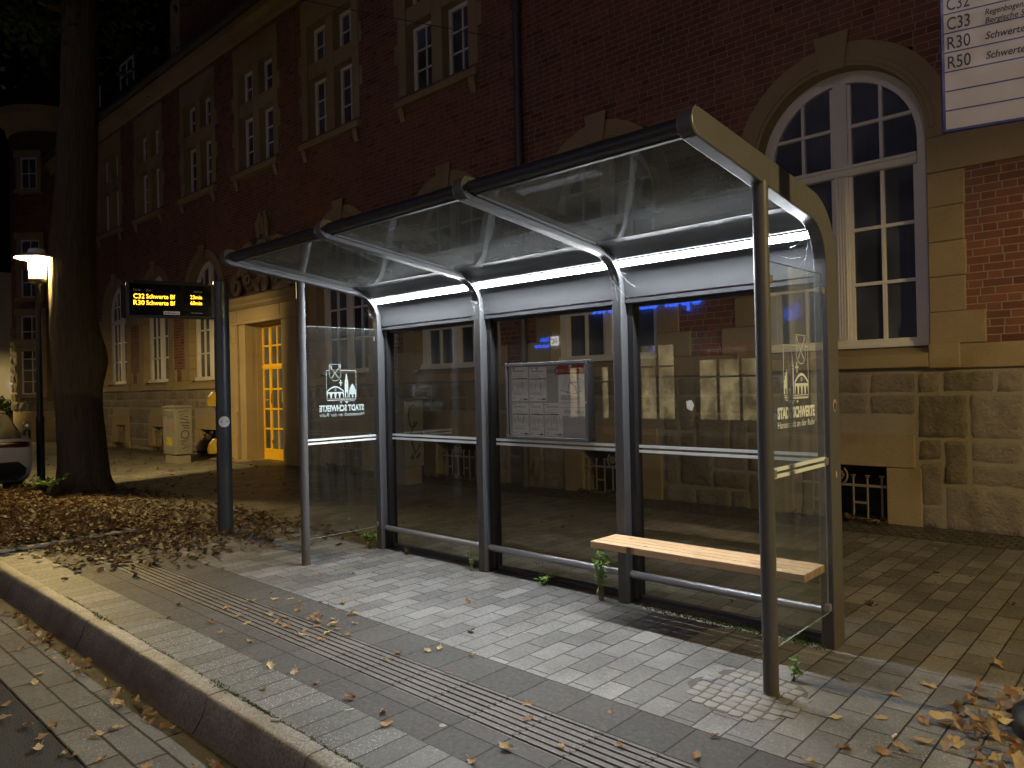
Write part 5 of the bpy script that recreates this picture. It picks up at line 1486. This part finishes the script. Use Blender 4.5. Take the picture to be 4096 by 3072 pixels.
for x, y in [(1.4,-1.6),(1.44,-1.66),(1.36,-1.7),(1.48,-1.58),(1.3,-1.55),(1.55,-1.7),(1.6,-1.62),(1.2,-1.75),(1.25,-1.85),(1.1,-1.6),(1.05,-1.78),(.92,-1.7),(.8,-1.85),(.75,-1.6),(.85,-1.5),(1.0,-1.5),(1.15,-1.4),(1.22,-1.3),(1.5,-1.42),(.66,-1.7),(.7,-1.95),(.95,-1.95),(1.4,-1.85),(1.52,-1.8),(1.62,-1.88),(1.82,-1.72),(1.12,-2.0),(.55,-1.55)]:
    leaf(x + lr.uniform(-.03, .03), y + lr.uniform(-.03, .03), .006, 'brown leaf in the scatter over the left part of the ribbed tactile strip', 'leaves scattered over the tactile strip', lr.uniform(.6, 1.1))
for x, y in [(.67,-3.11),(1.42,-3.21),(1.52,-3.29),(1.62,-3.33),(1.78,-3.26),(1.71,-3.09),(1.69,-3.0),(1.84,-3.22),(1.3,-3.3),(.53,-3.05),(-.09,-3.0),(-.1,-2.88),(2.21,-3.04),(1.99,-3.17),(1.1,-3.36),(.9,-3.3)]:
    leaf(x, y, -.164, 'yellowed leaf lying flat on the road stones below the kerb', 'leaves on the gutter stones', lr.uniform(.75, 1.1), .12)
for i in range(58):
    x = lr.uniform(-1.2, 2.7); y = -2.80 - abs(lr.gauss(0, .06))
    leaf(x, y, -.162 + lr.uniform(0, .02), 'wet brown leaf heaped in the gutter at the foot of the kerb', 'leaves heaped along the kerb foot', lr.uniform(.5, .95), .5)
for x, y in [(4.43,-.44),(4.68,-.47),(4.7,-.78),(4.77,-.25),(4.86,-.7),(4.92,-.44),(4.96,-.57),(4.68,-1.17),(4.86,-1.02),(4.9,-.9),(4.61,-1.38),(4.99,.27),(4.8,-1.1),(4.55,-.9)]:
    leaf(x, y, .005, 'single dead leaf on the paving between the shelter and the sign foot', 'leaves between shelter and sign foot', lr.uniform(.75, 1.1))
for i in range(80):
    a = R(lr.uniform(95, 285)); d = .19 + abs(lr.gauss(0, .13)) + .02
    x = SP.x + d * math.cos(a) * 1.05; y = SP.y + d * math.sin(a) * 1.35 - .1
    if (x - SP.x) ** 2 + (y - SP.y) ** 2 < .215 ** 2: continue
    if x < 4.93 + lr.uniform(-.06, .04): continue
    leaf(x, y, .004 + lr.uniform(0, .07) * max(0, 1 - (d - .2) / .35), 'crisp brown leaf in the heap around the dark round sign foot', 'heap of leaves around the sign foot', lr.uniform(.9, 1.35), .5)
# leaf litter nobody could count: tree pit, pavement left of the shelter, along the wall
lt = MB(); lb = []
for i in range(10): lb.append(leaf_geo(lr, .075, lr.uniform(.3, 1.0)))
def lit(x, y, z, s, tilt):
    v, f = lr.choice(lb)
    Mx = Matrix.Translation((x, y, z)) @ Matrix.Rotation(lr.uniform(0, 6.28), 4, 'Z') @ Matrix.Rotation(lr.gauss(0, tilt), 4, 'X') @ Matrix.Rotation(lr.gauss(0, tilt), 4, 'Y') @ Matrix.Scale(s, 4)
    lt.add(v, f, Mx)
cnt = 0
while cnt < 6000:
    x = lr.uniform(-7.6, .6); y = lr.uniform(-2.5, 1.2)
    if x < -2.9:
        dn = 1.0 if y < -1.1 else max(0, 1 - (y + 1.1) / 1.6)
    else:
        dn = math.exp(-((x + 2.9) / 1.25) ** 2) * (1 if y > -2.0 else max(0, (y + 2.5) / .5) * .5) * (1 if y < -.4 else max(0, 1 - (y + .4) / .9))
        if x > -.3: dn *= .35 if y < -1.3 else .1
    if (x - base.x) ** 2 + (y - base.y) ** 2 < .4 ** 2: continue
    if lr.random() > dn: continue
    pit = x < -2.9 and y < -1.2
    z = gz(x) + (.055 + lr.uniform(0, .05) if pit else lr.uniform(.002, .02)) + (.14 * math.exp(-((x + 7.4) ** 2 + (y + .9) ** 2) / .8) if pit else 0)
    lit(x, y, z, lr.uniform(.55, 1.1), .4 if pit else .25); cnt += 1
for a, b in gr_x:
    for i in range(42): lit(lr.uniform(a, b), 4.0 + lr.gauss(0, .05), .004 + lr.uniform(0, .05), lr.uniform(.7, 1.1), .5)
for i in range(420): lit(lr.uniform(-18, 5), lr.uniform(.3, 3.9), .004 + gz(-6), lr.uniform(.5, 1.0), .2)
struct(lt.build('leaf_litter', M['litter'], recalc=False), 'stuff')
# =================================================================== weeds
def weed(name, label, x, y, h, n, spread, sz, kind=0):
    t = thing(name, label, 'weed', (x, y, 0)); r = random.Random(int(x * 100) + n)
    sm = MB(); lf = MB()
    for i in range(n):
        a = r.uniform(0, 6.28); tip = Vector((x + spread * r.uniform(.2, 1) * math.cos(a), y + spread * r.uniform(.2, 1) * math.sin(a) * .8, h * r.uniform(.45, 1)))
        p0 = Vector((x + r.uniform(-.02, .02), y + r.uniform(-.02, .02), 0)); md = p0.lerp(tip, .5) + Vector((0, 0, h * .12))
        pts = [p0, p0.lerp(md, .5) + Vector((0, 0, .01)), md, md.lerp(tip, .55), tip]; sm.tube(pts, [.003, .003, .0025, .002, .0012], 5)
        for j in range(7 if kind != 2 else 0):
            q = pts[1].lerp(pts[-1], r.uniform(0, 1)) if j < 5 else tip
            q = pts[1 + j % 4].lerp(pts[min(4, 2 + j % 4)], r.random())
            d = Vector((r.gauss(0, 1), r.gauss(0, 1), r.gauss(.2, .4))).normalized(); s_ = sz * r.uniform(.6, 1.15); up = Vector((r.gauss(0, .4), r.gauss(0, .4), 1)).normalized(); w_ = d.cross(up).normalized()
            lf.add([q, q + d * s_ * .5 + w_ * s_ * .33 + up * s_ * .08, q + d * s_ * 1.05 - up * s_ * .12, q + d * s_ * .5 - w_ * s_ * .33 + up * s_ * .08], [(0, 1, 2), (0, 2, 3)])
    sm.build('stem', M['stem'], t, smooth=True, angle=0)
    if lf.v: lf.build('leaf', M['green'], t, recalc=False)
    return t
weed('weed', 'bushy green weed at the foot of the leftmost back post of the shelter', -.13, -.10, .22, 12, .1, .045)
weed('weed', 'thin blades of grass by the back glass near the left end of the shelter', .36, -.03, .1, 6, .06, .03, 2)
weed('weed', 'sparse flowering weed at the second back post from the left', 1.26, -.06, .17, 6, .07, .028)
weed('weed', 'small ferny weed at the foot of the middle back pane', 2.06, -.03, .09, 7, .1, .04)
weed('weed', 'tall leafy weed climbing in front of the post at the left end of the bench', 2.63, -.08, .42, 9, .09, .055)
weed('weed', 'tiny seedling in the paving joint beside the right front post', 4.24, -.62, .12, 3, .05, .04)
# undergrowth at the tree foot
weed('undergrowth_plant', 'low pale green plant growing in the litter between lamp post and trunk', -7.25, -1.05, .2, 22, .5, .09)
for o in [x for x in COL.objects if x.name.startswith('undergrowth')]: o.location.z = .1
# moss along the kerb joint
ms = MB()
for i in range(2600):
    x = -.6 + 4.2 * lr.random(); dens = .35 + .65 * (noise.noise(Vector((x * 1.6, 0, 3))) > .0)
    if lr.random() > dens: continue
    y = -2.588 + lr.gauss(0, .006 + .012 * max(0, noise.noise(Vector((x * 2.3, 5, 0))))); h = lr.uniform(.004, .014); a = lr.uniform(0, 6.28); s_ = lr.uniform(.002, .005)
    ms.add([(x - s_ * math.cos(a), y - s_ * math.sin(a), .002), (x + s_ * math.cos(a), y + s_ * math.sin(a), .002), (x + lr.gauss(0, .004), y + lr.gauss(0, .004), h)], [(0, 1, 2)])
for i in range(1500):
    x = 2.9 + 1.3 * lr.random() ** .6; y = -.02 + lr.gauss(0, .03) + .0; h = lr.uniform(.004, .02); s_ = lr.uniform(.002, .005)
    ms.add([(x - s_, y, .0), (x + s_, y + lr.gauss(0, .004), .0), (x + lr.gauss(0, .006), y + lr.gauss(0, .006), h)], [(0, 1, 2)])
struct(ms.build('moss', M['moss'], recalc=False), 'stuff')
# cigarette ends
for (x, y), lb_ in zip(((2.769, -2.318), (2.586, -2.606), (4.80, -.93)), ('cigarette end lying on the speckled pavers beside the dark slabs', 'cigarette end on the mossy kerb joint', 'cigarette end on the paving near the leaf heap')):
    mb = MB(); a = lr.uniform(0, 3); d = Vector((math.cos(a), math.sin(a), 0)); p = Vector((x, y, .009))
    mb.tube([p - d * .022, p - d * .004, p + d * .022], .0045, 8); o = mb.build('cigarette_end', M['butt'], off=(x, y, 0), smooth=True); tag(o, lb_, 'cigarette end')

# =================================================================== bank across the street
bk = thing('bank_building', 'bank across the street with warm lit windows and blue lettering, seen in the shelter glass', 'building', (-6, -18, 0))
mb = MB(); hl = [(-12.2, -10.2, .3, 2.2), (-9.6, -7.4, .3, 2.9), (-6.6, -4.2, .3, 2.3), (-2.8, .2, .3, 2.6), (2, 5, .3, 2.6), (8, 12, .3, 2.6)]
hl2 = []
mb2 = MB(); wall_with_holes(mb2, -30, 22, -.1, 9, 18.0, hl)
mb2.v = [Vector((p.x, -p.y, p.z)) for p in mb2.v]; mb2.build('wall', M['stucco'], bk, recalc=False)
for a, b, c, d in hl:
    mb = MB(); mb.quad((a - .2, -18.6, c - .1), (b + .2, -18.6, c - .1), (b + .2, -18.6, d + .1), (a - .2, -18.6, d + .1)); wn = mb.build('shop_window', M['shopwin'], bk, recalc=False)
    mb = MB()
    for i in range(4): x = a + (b - a) * i / 3; mb.box(x - .04, x + .04, -18.03, -17.95, c, d)
    mb.box(a, b, -18.03, -17.955, c + (d - c) * .7, c + (d - c) * .7 + .06); mb.build('window_frame', M['anth'], wn)
mb = MB(); Mx = frame((-6.3, -17.88, 4.22), (-1, 0, 0), (0, 0, 1)); text_fit(mb, 'Sparda-Bank', Mx, 0, 0, 4.6, .62, bold=.02); mb.build('blue_lettering', M['bluesign'], bk, recalc=False)
mb = MB(); mb.box(-6.4, -4.6, -17.99, -17.93, 2.42, 2.9); rs = mb.build('red_sign', M['redsign'], bk)
mb = MB(); text_fit(mb, 'Sparda-Bank', frame((-4.75, -17.92, 2.55), (-1, 0, 0), (0, 0, 1)), 0, 0, 1.45, .2); mb.build('sign_lettering', M['palesign'], rs, recalc=False)
mb = MB(); mb.box(-12.95, -12.6, -17.98, -17.9, 3.15, 3.5); es = mb.build('card_sign', M['whitesign'], bk)
mb = MB(); text_fit(mb, 'EC', frame((-12.63, -17.89, 3.22), (-1, 0, 0), (0, 0, 1)), 0, 0, .28, .2, bold=.02); mb.build('sign_lettering', M['redsign'], es, recalc=False)
mb = MB(); Mx = frame((-13.05, -17.9, 3.33), (-1, 0, 0), (0, 0, 1)); text_fit(mb, 'Geld-', Mx, 0, 0, .5, .16, bold=.02); text_fit(mb, 'automat', Mx, 0, -.24, .75, .16, bold=.02); mb.build('cash_lettering', M['bluesign'], bk, recalc=False)

ml = thing('fill_mast_light', 'unseen tall mast light added behind the viewer as weak fill for the upper wall', 'street light', (9, -15.6, 0))  # unseen mast added to give the upper brick a weak fill
mb = MB(); mb.lathe([(.09, 0), (.06, 9.0), (0, 9.0)], (9, -15.6), 16); mb.tube([(9, -15.6, 8.95), (9, -14.9, 9.25), (9, -14.2, 9.3)], .045, 10); mb.build('mast', M['zinc'], ml, smooth=True, angle=40)
mb = MB(); mb.prism([(-14.6, 9.34), (-14.2, 9.42), (-13.7, 9.36), (-13.7, 9.3), (-14.6, 9.24)], 'x', 8.83, 9.17); hd_ = mb.build('lamp_head', M['zinc'], ml, bevel=.02)
mb = MB(); mb.add([(8.87, -14.5, 9.235), (9.13, -14.5, 9.235), (9.13, -13.75, 9.285), (8.87, -13.75, 9.285)], [(0, 3, 2, 1)])
mb.v = [p + Vector((0, .0, -.0)) for p in mb.v]
mb.lathe([(.001, 9.16), (.1, 9.19), (.13, 9.24)], (9, -14.15), 20)
mb.build('lens', M['fill_lens'], hd_, recalc=False)
# =================================================================== camera, light, render
cd = bpy.data.cameras.new('camera'); cam = bpy.data.objects.new('camera', cd); COL.objects.link(cam)
yaw, pitch, roll = .7503, .0035, -.0215
fw = Vector((-math.sin(yaw) * math.cos(pitch), math.cos(yaw) * math.cos(pitch), math.sin(pitch)))
r0 = Vector((math.cos(yaw), math.sin(yaw), 0)); u0 = r0.cross(fw)
rr0 = r0 * math.cos(roll) + u0 * math.sin(roll); uu0 = -r0 * math.sin(roll) + u0 * math.cos(roll)
cam.matrix_world = Matrix(((rr0.x, uu0.x, -fw.x, 5.7728), (rr0.y, uu0.y, -fw.y, -4.341), (rr0.z, uu0.z, -fw.z, 1.55), (0, 0, 0, 1)))
cd.sensor_fit = 'HORIZONTAL'; cd.sensor_width = 36; cd.lens = 36 * 2923.59 / 4096; cd.clip_start = .05; cd.clip_end = 500
SC.camera = cam
w = bpy.data.worlds.new('World'); SC.world = w; w.use_nodes = True
nt = w.node_tree; bgn = nt.nodes['Background']
sky = nt.nodes.new('ShaderNodeTexSky'); sky.sky_type = 'NISHITA'; sky.sun_disc = False; sky.sun_elevation = R(-6); sky.sun_rotation = R(200)
nt.links.new(sky.outputs[0], bgn.inputs[0]); bgn.inputs[1].default_value = .05
SC.view_settings.view_transform = 'Standard'; SC.view_settings.look = 'None'; SC.view_settings.exposure = .65; SC.view_settings.gamma = 1
cy_ = SC.cycles
cy_.use_denoising = True
cy_.max_bounces = 7; cy_.diffuse_bounces = 3; cy_.glossy_bounces = 4; cy_.transmission_bounces = 4; cy_.transparent_max_bounces = 16
cy_.caustics_reflective = False; cy_.caustics_refractive = False
cy_.sample_clamp_indirect = 4.0
